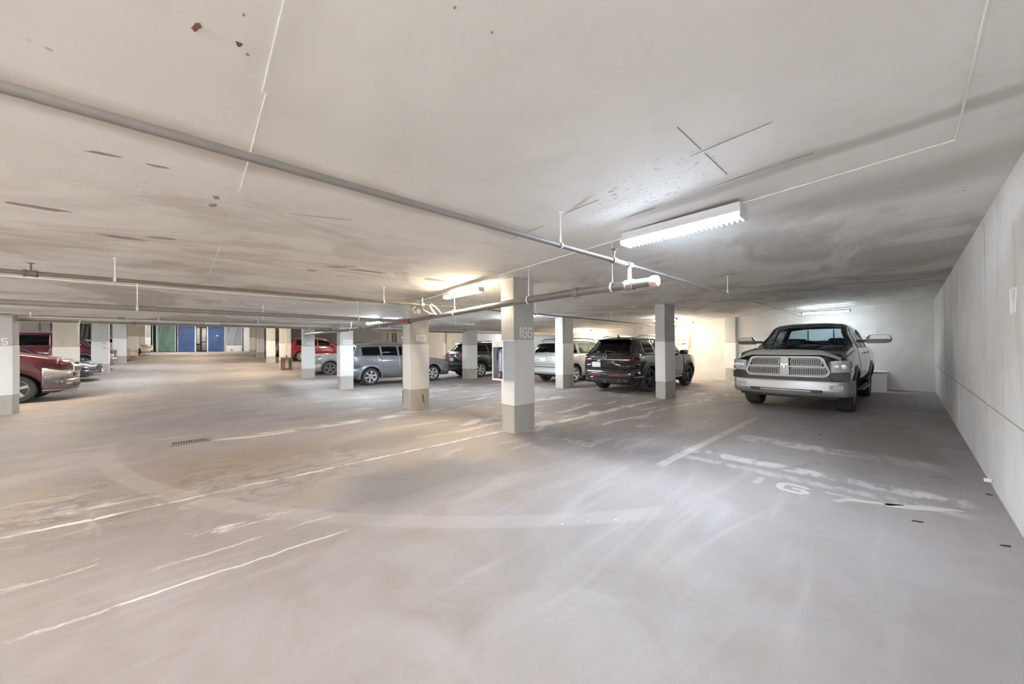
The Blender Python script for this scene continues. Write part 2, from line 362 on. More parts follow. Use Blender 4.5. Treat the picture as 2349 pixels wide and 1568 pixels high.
# spalled spots in the ceiling with rust
M_RUST = mat('rust_spall', (.22, .11, .08), .9, var=.3, scale=40)
def blob(bm, x, y, rx, ry, a, n=11, t=.004, zf=None, rnd=.35):
    ca, sa = cos(a), sin(a); vs = []; ws = []
    for k in range(n):
        th = 2 * pi * k / n; q = 1 + rnd * (random.random() - .5) * 2
        u, v = rx * cos(th) * q, ry * sin(th) * q; px, py = x + u * ca - v * sa, y + u * sa + v * ca
        z = (ceil_z(px) if zf is None else zf(px)); s = -1 if zf is None else 1
        vs.append(bm.verts.new((px, py, z + s * t))); ws.append(bm.verts.new((px, py, z - s * .001)))
    bm.faces.new(vs)
    for k in range(n): bm.faces.new((vs[k], vs[(k + 1) % n], ws[(k + 1) % n], ws[k]))
M_STAIN = mat('ceiling_stain', (.36, .33, .30), .95, var=.2, scale=30)
bm = B(); blob(bm, -1.81, .02, .035, .011, .35)
tag(obj('rust_spall', bm, M_RUST), 'rusty red-brown spalled gouge in the ceiling, nearest the upper left', 'ceiling damage')
bm = B(); blob(bm, -1.8, .15, .012, .010, 0)
tag(obj('pock_mark', bm, mat('dark_pock', (.16, .13, .10), .95)), 'small dark square pock mark in the ceiling right of the rusty gouge', 'ceiling damage')
bm = B()
for a in ((-3.24, -.39, .07, .02, 1.4), (-3.23, -.15, .06, .016, 1.5), (-3.56, .15, .04, .02, 0), (-3.75, .14, .05, .02, .4), (-5.6, 1.27, .06, .035, 1.2), (-5.22, 1.48, .13, .04, 1.3), (-5.2, 1.92, .22, .035, 1.55),
          (-5.0, -.2, .12, .04, 1.4), (-5.2, -.5, .14, .04, 1.5), (-4.6, -.9, .2, .05, 1.5), (-1.84, .18, .008, .006, 0), (-1.64, .15, .006, .004, 0), (-1.11, .73, .006, .005, 0), (-1.10, .9, .005, .005, 0), (-5.2, 3.0, .25, .06, 1.5)):
    blob(bm, *a, t=.003)
tag(obj('trim_4', bm, M_STAIN), kind='structure')

# ------------------------------------------------------------------ stencil digits
STROKE = {'1': [[(.5, 1.06), (.5, -.06)]], '6': [[(.95, .82), (.8, 1), (.25, 1), (.08, .8), (.08, .2), (.25, 0), (.8, 0), (.95, .2), (.95, .38), (.8, .52), (.5, .52)]],
 '3': [[(.08, .82), (.25, 1), (.8, 1), (.95, .85), (.95, .62), (.8, .52), (.4, .52)], [(.8, .5), (.95, .38), (.95, .15), (.8, 0), (.25, 0), (.08, .18)]],
 '5': [[(.95, 1), (.12, 1), (.12, .55)], [(.12, .56), (.75, .56), (.93, .42), (.93, .16), (.78, 0), (.25, 0), (.08, .15)]],
 '9': [[(.08, .2), (.25, 0), (.78, 0), (.93, .18), (.93, .82), (.78, 1), (.25, 1), (.08, .82), (.08, .6), (.25, .47), (.6, .47)]],
 '4': [[(.75, 0), (.75, 1), (.08, .3), (.98, .3)]], '7': [[(.06, 1), (.94, 1), (.45, 0)]],
 '8': [[(.3, .52), (.1, .7), (.1, .85), (.28, 1), (.74, 1), (.92, .85), (.92, .7), (.72, .52)], [(.28, .5), (.08, .35), (.08, .15), (.26, 0), (.76, 0), (.94, .15), (.94, .35), (.75, .5)]]}
def digits(bm, text, h, w, gap, th, fn):
    """fn(a,b,d) -> xyz, a along the text, b up, d out of the surface"""
    a0 = 0
    for ch in text:
        wd = w if ch != '1' else w * .55
        off = 0 if ch != '1' else -w * .18
        for st in STROKE[ch]:
            pts = [(a0 + off + x * w, y * (h - th) + th / 2) for x, y in st]; n = len(pts); L = []; R = []
            for i, (x, y) in enumerate(pts):
                p = pts[max(0, i - 1)]; q = pts[min(n - 1, i + 1)]
                dx, dy = q[0] - p[0], q[1] - p[1]; l = math.hypot(dx, dy); nx, ny = -dy / l, dx / l
                k = 1.0
                if 0 < i < n - 1:
                    ux, uy = x - p[0], y - p[1]; ul = math.hypot(ux, uy); c_ = abs((-uy / ul) * nx + (ux / ul) * ny); k = min(1.6, 1 / max(.3, c_))
                L.append((x + nx * th / 2 * k, y + ny * th / 2 * k)); R.append((x - nx * th / 2 * k, y - ny * th / 2 * k))
            for i in range(n - 1): add_prism(bm, [L[i], L[i + 1], R[i + 1], R[i]], -.001, .003, fn)
        a0 += wd + gap

# ------------------------------------------------------------------ columns
BZ0, BZ1 = .45, 1.53
def column(cx, cy, sx, sy, label, text=None, tx=None, group=None, ztop=None, b0=BZ0, b1=BZ1):
    zf = floor_z(cx); zt = ceil_z(cx) if ztop is None else ztop
    t = thing('concrete_column', label, 'column', (cx, cy, zf), 0, group)
    bm = B(); add_box(bm, (0, 0, (b1 + zt - zf) / 2), (sx, sy, zt - zf - b1), .008); obj('shaft', bm, M_COL, t)
    bm = B(); add_box(bm, (0, 0, (b0 + b1) / 2), (sx + .012, sy + .012, b1 - b0), .01); obj('painted_band', bm, M_PAINT, t)
    bm = B(); add_box(bm, (0, 0, b0 / 2 - .03), (sx, sy, b0 + .06), .008); obj('foot', bm, M_COLB, t)
    if text:
        bm = B(); h = .19; y0, yh, z0 = tx
        digits(bm, text, yh[1], yh[0], yh[0] * .26, yh[0] * .26, lambda a, b2, d: (sx / 2 + .001 + d, y0 - cy + a, z0 + b2))
        tag(obj('stencil_number', bm, M_STEN, t), 'white stencilled ' + text)
    return t
column(-4.44, 4.14, .32, .47, 'nearest concrete column, stencilled 166, with the fire extinguisher cabinet', '166', (4.02, (.10, .18), 1.56))
column(-7.79, 3.97, .36, .48, 'warm-lit concrete column stencilled 163 with a drain pipe down its left side', '163', (3.87, (.085, .15), 1.56), b1=1.5)
column(-13.28, 4.06, .36, .44, 'concrete column stencilled 159 in front of the grey SUV', '159', (3.94, (.095, .16), 1.56))
column(-19.5, 4.26, .36, .50, 'concrete column stencilled 155 between the red car and the silver off-roader', '155', (4.14, (.105, .17), 1.58))
column(-4.48, 9.75, .27, .62, 'concrete column beside the black SUV, second largest in the picture')
column(-8.0, 9.68, .34, .58, 'concrete column in front of the white SUV')
column(-13.55, 9.6, .36, .6, 'concrete column hiding the rear corner of the dark blue-black SUV')
column(-24.8, 4.2, .36, .55, 'beige-lit column with a pipe running down into a timber guard', b0=.55)
column(-29.9, 4.2, .36, .5, 'fifth column along the right of the lane, grey car right behind it')
column(-34.8, 4.2, .36, .46, 'sixth column along the right of the far lane, beside a narrow sliver of a beige car')
column(-39.6, 4.2, .36, .46, 'last small column on the right of the lane beside the white wall end')
column(-13.55, -3.3, .4, .74, 'concrete column cut by the left picture edge, stencilled 75', '75', (-3.19, (.085, .15), 1.55), b0=.43)
column(-20.0, -3.26, .34, .56, 'cream-banded column between the maroon SUV nose and the dark sedan')
c3 = column(-26.4, -3.24, .34, .56, 'white-banded column with two small grey marks, behind the dark sedan nose')
column(-32.6, -3.23, .34, .56, 'column on the left of the lane beyond the dark sedan')
column(-39.4, -3.23, .34, .56, 'yellowish-lit column on the left of the lane behind the beige car nose')
column(-46.0, -3.23, .34, .5, 'pale column left of the green tarpaulin, the nearer of two')
column(-52.3, -3.23, .34, .4, 'furthest column, touching the green tarpaulin')
for x, lab in ((-4.74, 'half column built against the back wall left of the pickup'), (-8.75, 'half column on the back wall above the black SUV'), (-13.9, 'half column on the back wall behind the white SUV'), (-19.9, 'half column on the back wall behind the grey SUV'), (-26.4, 'half column on the back wall behind the silver off-roader hood'), (-32.6, 'half column on the back wall behind the red car')):
    column(x, 16.12, .38, .16, lab, b0=.5, b1=1.52)
M_SCUFF = mat('scuff_brown', (.16, .12, .085), .9, var=.3, scale=40)
bm = B()
for dz in (0, -.22): add_prism(bm, [(-.07, 0), (.06, -.01), (.03, .06), (-.02, .07)], 0, .004, lambda a, b, d, dz=dz: (.176 + d, .14 + a, 1.42 + dz + b))
tag(obj('scuff_mark', bm, mat('grey_scuff', (.45, .46, .46), .7), c3), kind='stuff')
bm = B(); add_prism(bm, [(-.03, .30), (0, .34), (.035, .14), (.02, .10), (-.01, .2)], 0, .003, lambda a, b, d: (-7.609 + d, 4.05 + a, b)); tag(obj('trim_5', bm, M_SCUFF), kind='structure')
# wall stencils
def stencil(name, lab, text, w, h, fn, m=M_STEN):
    bm = B(); digits(bm, text, h, w, w * .28, w * .26, fn); return tag(obj(name, bm, m), lab, 'stencil')
stencil('wall_number', 'white 168 stencilled on the back wall behind the pickup mirror', '168', .10, .17, lambda a, b, d: (-.99 + a, 16.2 - .001 - d, 1.69 + b))
stencil('wall_number', 'faint white 164 stencilled on the back wall right of the black SUV', '164', .10, .17, lambda a, b, d: (-6.26 + a, 16.2 - .001 - d, 1.60 + b), mat('faint_stencil', (.82, .80, .80), .6))
stencil('wall_number', 'white 167 stencilled on the near right wall', '167', .085, .2, lambda a, b, d: (.55 - .001 - d, 4.83 - a, 1.63 + b), mat('wall_stencil', (.9, .9, .9), .6))
M_FLN = mat('worn_floor_paint', (.52, .485, .43), .7, var=.12, scale=25)
M_FLF = mat('faded_floor_paint', (.41, .385, .37), .7, var=.12, scale=25)
fn = thing('floor_number', 'worn cream bay number 167 painted on the floor before the right wall', 'stencil', (0, 0, 0))
for ch, x0, mm in (('1', -1.12, M_FLF), ('6', -.88, M_FLN), ('7', -.55, M_FLF)):
    bm = B(); digits(bm, ch, .26, .2, 0, .052, lambda a, b, d, x0=x0: (x0 + a * 1.15, 4.25 + b, .001 + d * .6)); obj('painted_digit', bm, mm, fn)
stencil('floor_number', 'worn cream bay number 166 painted on the floor right of the nearest column', '166', .18, .22, lambda a, b, d: (-3.55 + a, 4.12 + b, .001 + d * .6), M_FLF)
bm = B(); blob(bm, .02, 4.62, .26, .05, .55, zf=floor_z, t=.003); blob(bm, -.2, 4.5, .18, .03, .5, zf=floor_z, t=.003)
tag(obj('paint_smear', bm, M_FLN), 'smeared cream paint streak trailing from the floor number 167 towards the wall', 'floor paint')

# ------------------------------------------------------------------ pipes
M_PIPE = mat('grey_painted_steel', (.25, .235, .225), .45, .1, var=.15, scale=8)
M_PIPEM = mat('main_grey_steel', (.19, .18, .165), .38, .3, var=.2, scale=6)
M_PIPED = mat('brown_grey_steel', (.20, .165, .13), .5, .1, var=.2, scale=8)
M_PIPEL = mat('pale_steel_pipe', (.50, .49, .47), .4, .2, var=.08, scale=8)
M_COUP = mat('red_primer_coupling', (.40, .17, .15), .5, .1, var=.25, scale=25)
M_COUPP = mat('pinkish_cap', (.62, .44, .42), .5, .1, var=.12, scale=25)
M_ROD = mat('white_hanger_rod', (.82, .82, .80), .4, .2)
M_COND = mat('white_conduit', (.86, .85, .82), .5)
def hanger(parent, x, y, z, r, along, m=M_ROD, ztop=None):
    bm = B(); zt = ceil_z(x) if ztop is None else ztop
    add_cyl(bm, (x, y, z + r + .03), (x, y, zt), .006, 8)
    add_cyl(bm, (x, y, zt - .012), (x, y, zt), .018, 8)
    n = 16; prof = []
    for k in range(n):
        a = 2 * pi * k / n
        u, w = cos(a) * (r + .005), sin(a) * (r + .005)
        prof.append((u, w))
    for k in range(n):
        (u0, w0), (u1, w1) = prof[k], prof[(k + 1) % n]
        if along == 'Y': add_prism(bm, [(u0, w0), (u1, w1), (u1 * 1.12, w1 * 1.12), (u0 * 1.12, w0 * 1.12)], -.012, .012, lambda a, b, d: (x + a, y + d, z + b))
        else: add_prism(bm, [(u0, w0), (u1, w1), (u1 * 1.12, w1 * 1.12), (u0 * 1.12, w0 * 1.12)], -.012, .012, lambda a, b, d: (x + d, y + a, z + b))
    add_box(bm, (x, y, z + r + .02), (.014, .014, .04))
    o = obj('hanger', bm, m, parent); return o
def coupling(parent, p, ax, r, l, m, name='coupling'):
    bm = B(); p = Vector(p); d = Vector((1, 0, 0)) if ax == 'X' else (Vector((0, 1, 0)) if ax == 'Y' else Vector((0, 0, 1)))
    add_cyl(bm, p - d * l / 2, p + d * l / 2, r, 16); add_cyl(bm, p - d * l / 2, p - d * l * .3, r * 1.15, 16); add_cyl(bm, p + d * l * .3, p + d * l / 2, r * 1.15, 16)
    return obj(name, bm, m, parent, 40)
# sprinkler branch that crosses the whole ceiling near the camera
t = thing('sprinkler_branch_pipe', 'long grey sprinkler pipe crossing the ceiling from upper left to the back wall', 'pipe')
bm = B(); add_tube(bm, [(-2.1, -9.2, 2.31), (-2.1, 3.4, 2.325)], .022, 14); obj('pipe_run', bm, M_PIPE, t, 40)
bm = B(); add_tube(bm, [(-2.1, 3.4, 2.325), (-2.1, 3.62, 2.325)], .026, 14); add_tube(bm, [(-2.1, 3.6, 2.325), (-2.1, 8, 2.31), (-2.1, 13.6, 2.29)], .019, 12); tag(obj('pipe_run', bm, M_PIPEL, t, 40), 'paler far section of the pipe')
coupling(t, (-2.1, 3.38, 2.325), 'Y', .03, .06, M_PIPEL); coupling(t, (-2.1, 3.7, 2.325), 'Y', .03, .09, M_PIPEL, 'tee')
hanger(t, -2.1, 2.5, 2.323, .022, 'Y'); hanger(t, -2.1, 7.0, 2.31, .019, 'Y'); hanger(t, -2.1, -2.0, 2.32, .022, 'Y'); hanger(t, -2.1, 12.6, 2.29, .019, 'Y')
bm = B(); add_cyl(bm, (-2.1, 3.38, 2.34), (-2.1, 3.38, 2.40), .010, 10); add_cyl(bm, (-2.1, 3.38, 2.40), (-2.1, 3.38, 2.43), .016, 10); add_cyl(bm, (-2.1, 3.38, 2.445), (-2.1, 3.38, 2.45), .030, 14)
obj('sprinkler_head', bm, M_PIPED, t, 40)
bm = B(); add_cyl(bm, (-2.1, 13.6, 2.29), (-2.1, 13.6, 2.38), .012, 10); add_cyl(bm, (-2.1, 13.6, 2.38), (-2.1, 13.6, 2.385), .028, 12); obj('sprinkler_head', bm, M_PIPED, t, 40)
# main line
ML = [(-1.80, 2.10), (-2.8, 2.105), (-4.0, 2.10), (-5.3, 2.07), (-6.4, 2.05), (-7.66, 2.02), (-9.6, 1.985), (-12.6, 2.0), (-17.4, 2.04)]
t = thing('sprinkler_main_pipe', 'thick grey sprinkler main with a pinkish end cap, passing in front of the nearest column', 'pipe')
bm = B(); add_tube(bm, [(x, 3.7, z) for x, z in ML], [.05, .05, .05, .048, .046, .042, .042, .042, .042], 18); obj('pipe_run', bm, M_PIPEM, t, 40)
bm = B(); add_lathe(bm, [(0, .055), (.04, .055), (.056, .05), (.062, .03), (.062, -.02), (.056, -.03), (.05, -.03)], 24); bmesh.ops.rotate(bm, verts=bm.verts, matrix=Matrix.Rotation(-pi / 2, 3, 'Z')); bmesh.ops.translate(bm, verts=bm.verts, vec=(-1.82, 3.7, 2.10)); obj('end_cap', bm, M_COUPP, t, 40)
coupling(t, (-2.1, 3.7, 2.10), 'X', .056, .10, mat('brown_coupling', (.33, .24, .22), .5, .1, var=.2), 'tee'); coupling(t, (-2.85, 3.7, 2.105), 'X', .056, .07, mat('brown_coupling', (.33, .24, .22)))
coupling(t, (-7.66, 3.7, 2.02), 'X', .056, .22, M_COUP); coupling(t, (-10.7, 3.7, 1.99), 'X', .052, .12, M_COUP)
bm = B(); add_cyl(bm, (-2.1, 3.7, 2.12), (-2.1, 3.7, 2.32), .024, 14); obj('riser', bm, M_PIPEL, t, 40)
for x in (-2.32, -3.72, -5.7, -9.2, -11.5, -14.4): hanger(t, x, 3.7, lerp_tab([(a, b) for a, b in ML[::-1]], x), .05 if x > -6 else .043, 'X', ztop=None if x > -13.6 or x < -14 else None)
# branch at column 163
t = thing('sprinkler_branch_pipe', 'brown-grey pipe on rod hangers running left from above column 163', 'pipe')
bm = B(); add_tube(bm, [(-6.2, -9.2, 2.22), (-6.2, 3.35, 2.235)], .022, 12); obj('pipe_run', bm, M_PIPED, t, 40)
bm = B(); add_tube(bm, [(-6.2, 3.35, 2.235), (-6.2, 6, 2.24), (-6.2, 13.0, 2.18)], .016, 12); tag(obj('pipe_run', bm, M_PIPED, t, 40), 'thinner section right of the main')
coupling(t, (-6.2, 3.3, 2.235), 'Y', .03, .07, M_PIPEL); coupling(t, (-6.2, -1.25, 2.225), 'Y', .032, .09, M_PIPED)
for y in (-.65, 2.55, -4.2, 6.4, 9.8): hanger(t, -6.2, y, 2.23, .022, 'Y')
bm = B(); add_cyl(bm, (-6.2, 3.3, 2.25), (-6.2, 3.3, 2.36), .012, 10); add_cyl(bm, (-6.2, 3.3, 2.36), (-6.2, 3.3, 2.366), .03, 12); obj('sprinkler_head', bm, M_PIPEL, t, 40)
bm = B(); add_cyl(bm, (-6.2, -1.25, 2.24), (-6.2, -1.25, 2.33), .01, 8); add_cyl(bm, (-6.2, -1.25, 2.33), (-6.2, -1.25, 2.335), .03, 12); obj('sprinkler_head', bm, M_PIPED, t, 40)
# flexible loops and valve joining branch to main
t = thing('pipe_valve_cluster', 'tangle of pale hoses, elbows and valve where the branch pipe drops to the main', 'pipe fitting')
bm = B(); add_tube(bm, [(-6.2, 3.45, 2.24), (-6.2, 3.5, 2.15), (-6.25, 3.62, 2.07)], .02, 10); add_tube(bm, [(-6.35, 3.4, 2.24), (-6.45, 3.45, 2.17), (-6.42, 3.6, 2.10), (-6.3, 3.66, 2.08)], .014, 8); add_tube(bm, [(-6.05, 3.4, 2.24), (-6.0, 3.5, 2.16), (-6.1, 3.64, 2.08)], .014, 8); add_tube(bm, [(-6.5, 3.3, 2.22), (-6.7, 3.35, 2.2), (-6.72, 3.4, 2.13), (-6.6, 3.45, 2.11), (-6.5, 3.4, 2.15)], .016, 8)
obj('hose', bm, M_COND, t, 40)
bm = B(); add_cyl(bm, (-6.9, 3.35, 2.16), (-6.8, 3.35, 2.16), .045, 14); obj('valve_body', bm, M_PIPEL, t, 40)
bm = B(); add_cyl(bm, (-6.6, 3.38, 2.15), (-6.5, 3.38, 2.15), .04, 14); obj('valve_body', bm, M_PIPEL, t, 40)
# second branch, thicker
t = thing('sprinkler_feed_pipe', 'thick grey-brown pipe running left from the red coupling beside column 163', 'pipe')
bm = B(); add_tube(bm, [(-7.66, -9.2, 2.03), (-7.66, -1, 2.03), (-7.66, 3.66, 2.02)], .036, 14); obj('pipe_run', bm, M_PIPE, t, 40)
coupling(t, (-7.66, 3.55, 2.02), 'Y', .044, .10, M_COUP)
for y in (-.58, -4.4, 2.6): hanger(t, -7.66, y, 2.025, .036, 'Y')
# drain pipe on column 163
t = thing('drain_pipe', 'dark grey vertical drain pipe beside column 163', 'pipe')
bm = B(); add_tube(bm, [(-8.09, 3.8, 1.99), (-8.09, 3.8, 1.0), (-8.09, 3.8, .17)], .036, 14); obj('pipe_run', bm, mat('dark_drain', (.24, .235, .23), .5, .1, var=.15), t, 40)
for z in (1.66, .43):
    bm = B(); add_cyl(bm, (-8.09, 3.8, z - .015), (-8.09, 3.8, z + .015), .042, 14); add_box(bm, (-8.03, 3.82, z), (.1, .02, .03)); obj('pipe_clamp', bm, M_ROD, t, 40)
bm = B(); add_cyl(bm, (-8.09, 3.8, .17), (-8.09, 3.8, .11), .045, 12, .03); obj('outlet', bm, mat('dark_drain', (.24, .235, .23)), t, 40)
# conduits
def conduit(lab, pts, r, m=M_COND, name='conduit'):
    bm = B(); add_tube(bm, pts, r, 8); return tag(obj(name, bm, m, None, 40), lab, 'conduit')
conduit('thin white conduit along the ceiling at the right ending in a corner above the wall', [(.22, y, ceil_z(.22) - .008) for y in (-9, 3.62)] + [(x, 3.62, ceil_z(x) - .008) for x in (.2, -1, -2.0)], .006)
conduit('thin pale conduit crossing from the nearest lamp to the top of the nearest column', [(x, 3.62, ceil_z(x) - .008) for x in (-2.05, -3, -4.3)], .007)
conduit('thin white conduit along the ceiling left of column 163', [(-8.05, y, ceil_z(-8.05) - .012) for y in (-9.2, 0, 3.9)], .011)
conduit('pale conduit leading from the warm lamp towards the nearest column', [(x, 3.75, ceil_z(x) - .01) for x in (-4.7, -6, -7.4)], .009)
t = thing('small_branch_pipe', 'thin pale branch pipe hanging under the ceiling left of the grey SUV', 'pipe')
bm = B(); add_tube(bm, [(-9.5, .55, 2.2), (-9.5, .58, 2.10), (-9.5, .64, 2.07), (-9.5, 3.6, 2.12)], .014, 8); obj('pipe_run', bm, M_PIPEL, t, 40)
hanger(t, -9.5, 1.2, 2.08, .014, 'Y')
t = thing('small_branch_pipe', 'thin pale branch pipe with upturned end between column 163 and the nearest column', 'pipe')
bm = B(); add_tube(bm, [(-9.5, 4.9, 2.25), (-9.5, 6.7, 2.16), (-9.5, 6.9, 2.15), (-9.5, 6.9, 2.22)], .014, 8); obj('pipe_run', bm, M_PIPEL, t, 40)
hanger(t, -9.5, 6.2, 2.185, .014, 'Y')
t = thing('beam_edge_pipe', 'dark pipe running along the lower edge of the dropped beam', 'pipe')
bm = B(); add_tube(bm, [(-13.57, -2.9, 2.115), (-13.57, 3.7, 2.115)], .022, 10); add_tube(bm, [(-13.57, 4.4, 2.115), (-13.57, 9.25, 2.115)], .022, 10); obj('pipe_run', bm, M_PIPED, t, 40)
for y in (-1.1, 1.9, 6.0): coupling(t, (-13.57, y, 2.115), 'Y', .03, .08, M_PIPED)
for y in (-2.0, 3.0): hanger(t, -13.57, y, 2.115, .022, 'Y')
t = thing('beam_top_pipe', 'slim pale pipe along the top of the dropped beam', 'pipe')
bm = B(); add_tube(bm, [(-12.9, -9.2, 2.2), (-12.9, 9.0, 2.17)], .014, 10); obj('pipe_run', bm, M_PIPE, t, 40)
coupling(t, (-12.9, -1.25, 2.19), 'Y', .026, .12, M_PIPE)
for y in (-2.6, -.6, 1.5, 5.5): hanger(t, -12.9, y, 2.19, .014, 'Y')
bm = B(); add_box(bm, (-13.58, .49, 2.21), (.03, .34, .2), .004)
s = tag(obj('sign_panel', bm, mat('white_sign', (.84, .87, .88), .4)), 'blank white rectangular panel fixed to the dropped beam above the blue tarpaulin', 'sign')

# ------------------------------------------------------------------ fluorescent lamps
def emis(name, col, s):
    if name in MATS: return MATS[name]
    m = bpy.data.materials.new(name); m.use_nodes = True; nt = m.node_tree; nt.nodes.clear()
    o = nd(nt, 'ShaderNodeOutputMaterial'); e = nd(nt, 'ShaderNodeEmission'); e.inputs[0].default_value = (*col, 1); e.inputs[1].default_value = s
    nt.links.new(e.outputs[0], o.inputs[0]); MATS[name] = m; return m
M_HOUS = mat('white_lamp_housing', (.74, .76, .80), .35)
def lamp(x, y, z, lab, col, tag_, along='X', L=1.2, louvre=False, k=1.0, group=None, hung=None):
    t = thing('fluorescent_lamp', lab, 'lamp', (x, y, z), 0 if along == 'X' else pi / 2, group)
    top = ceil_z(x) - z if hung is None else hung
    bm = B()
    if louvre:
        add_box(bm, (0, 0, .105), (L, .17, .05), .004)
        for s in (-1, 1):
            add_prism(bm, [(-.5, .04), (.5, .04), (.5, .085), (-.5, .085)], 0, .006, lambda a, b, d, s=s: (a * L, s * (.115 - .03 * b / .085) + d * s, b))
        for s in (-1, 1): add_box(bm, (s * (L / 2 + .003), 0, .06), (.008, .2, .13), .003)
        obj('housing', bm, M_HOUS, t)
        bm = B(); n = 26
        for i in range(n): add_box(bm, (-L / 2 + L * (i + .5) / n, 0, .012), (.004, .2, .03))
        add_box(bm, (0, 0, .008), (L, .004, .02))
        obj('louvre', bm, M_HOUS, t)
        tz = .034
    else:
        add_box(bm, (0, 0, .06), (L, .11, .05), .006)
        for s in (-1, 1): add_box(bm, (s * (L / 2 - .015), 0, .03), (.03, .11, .06), .006)
        obj('housing', bm, M_HOUS, t); tz = .018
    for s in (-1, 1):
        bm = B(); add_cyl(bm, (-L / 2 + .04, s * .035, tz), (L / 2 - .04, s * .035, tz), .016, 8)
        obj('tube', bm, emis('tube_' + tag_, col, TUBE * k), t)
    if top > .14:
        for s in (-1, 1):
            bm = B(); add_cyl(bm, (s * L * .4, 0, .08), (s * L * .4, 0, top - .05), .006, 6); obj('rod', bm, M_ROD, t)
    return t
lamp(-1.5, 3.55, 2.50, 'nearest louvred white fluorescent lamp hung beside the crossing pipes', (.70, .85, 1.0), 'cool_near', L=1.12, louvre=True, k=2.0)
lamp(-5.3, 3.6, 2.33, 'warm bare-tube fluorescent lamp between column 163 and the nearest column', WARM, 'warm_b', L=1.15, k=.75)
lamp(-1.75, 15.1, 2.43, 'cool fluorescent lamp above the pickup at the back wall', COOL, 'cool_wall', L=1.2, k=.36)
lamp(-11.4, 15.2, 2.2, 'warm fluorescent lamp at the back wall above the white SUV', WARM, 'warm_wall', k=.85)
lamp(-6.3, 14.9, 2.30, 'warm fluorescent lamp at the back wall mostly hidden by the column beside the black SUV', WARM, 'warm_wall', k=.85)
lamp(-11.2, 4.3, 2.19, 'cool fluorescent lamp above the lane between columns 163 and 159', COOL, 'cool')
lamp(-16.6, 3.9, 2.3, 'cool fluorescent lamp just past the dropped beam near column 155', COOL, 'cool')
lamp(-16.1, -3.1, 2.3, 'warm fluorescent lamp behind the beam above the maroon SUV', WARM, 'warm', along='Y')
for x, y, c, tg in ((-22.8, 2.6, WARM, 'warm'), (-22.5, -1.8, COOL, 'cool'), (-28, 2.6, WARM, 'warm'), (-29.5, -1.8, COOL, 'cool'), (-27, 8.5, NEUT, 'neutral'), (-34, 9.0, WARM, 'warm'), (-33, -7.5, NEUT, 'neutral'), (-36, .5, WARM, 'warm'), (-43, .5, WARM, 'warm'), (-50, 1.0, COOL, 'cool'), (-47, -2.0, NEUT, 'neutral'), (-51.0, 3.5, NEUT, 'neutral'), (-51.0, -1.2, NEUT, 'neutral'), (-18.5, 14.5, COOL, 'cool'), (-18.5, 11.0, COOL, 'cool'), (-26, 11.5, WARM, 'warm'), (-17, -7, COOL, 'cool'), (-24.5, -8, COOL, 'cool')):
    lamp(x, y, ceil_z(x) - .15, 'added fluorescent lamp out of sight above the far lane beyond the dropped beam', c, tg + '_far', group='added lamps beyond the beam', k=1.2)  # unseen fill lamps added for brightness; one follows the back wall's cool tint
lamp(-8.45, 7.95, 2.28, 'added cool fluorescent lamp hidden from view behind the nearest column', COOL, 'cool_bay', k=.9)  # no lamp known here; added to lift the dim bays
lamp(-6.05, 13.15, 2.36, 'added neutral fluorescent lamp hidden from view behind the column beside the black SUV', NEUT, 'neutral_bay', k=.8, L=.9)  # extra lamp put in out of view to light the bay floor
NB = [(0, 0), (-1.0, -2.2), (-3.6, -3.6), (-1.3, -5.8), (-6.4, -4.6), (-3.8, -7.6), (-9.5, -5.4), (-7.5, -8.2), (-12.6, -6.4), (-12.6, -8.4)]
for i, (x, y) in enumerate(NB[1:]):
    c, tg = ((NEUT, 'neutral'), (NEUT, 'neutral'), (COOL, 'cool'))[i % 3]
    lamp(x, y, ceil_z(x) - .12, 'added unseen fluorescent lamp behind the camera position', c, tg + '_n', group='added lamps behind the camera', k=1.0)  # unseen lamps added to fill the foreground and ceiling with light
for x, y in ((-3.5, 12.5), (-10.8, 12.3)):
    pass

# ------------------------------------------------------------------ vehicles
M_TYRE = mat('tyre_rubber', (.045, .044, .044), .75, var=.25, scale=30, bump=.2)
M_TYREG = mat('dusty_tyre_rubber', (.13, .125, .12), .85, var=.2, scale=20)
M_ALLOY = mat('alloy_silver', (.78, .78, .77), .35, .2)
M_ALLOYG = mat('alloy_grey', (.42, .42, .42), .35, .6)
M_ALLOYB = mat('alloy_black', (.03, .03, .032), .3, .4, coat=.5)
M_DARK = mat('dark_underbody', (.02, .02, .021), .8)
M_TRIM = mat('black_plastic_trim', (.05, .05, .052), .55)
M_TRIMG = mat('grey_plastic_trim', (.25, .25, .25), .6)
M_SEAT = mat('seat_fabric', (.10, .10, .105), .8)
M_SEATT = mat('tan_seat', (.34, .29, .23), .7)
M_CHROME = mat('chrome', (.80, .80, .80), .12, 1.0)
M_CHROMED = mat('brushed_chrome', (.66, .66, .65), .3, .85)
M_LENS = mat('lamp_lens_clear', (.52, .53, .55), .1, .4, coat=1)
M_RED = mat('tail_lens_red', (.42, .02, .03), .12, coat=1)
M_AMBER = mat('amber_lens', (.85, .35, .05), .2, coat=1)
M_PLATE = mat('number_plate', (.80, .80, .86), .4, var=.08, scale=60)
M_HUB = mat('wheel_hub_dark', (.06, .06, .06), .5, .3)
G_DARK = glass('tinted_glass', (.10, .11, .115)); G_MID = glass('cabin_glass', (.42, .45, .45)); G_LIGHT = glass('clear_glass', (.68, .72, .71))

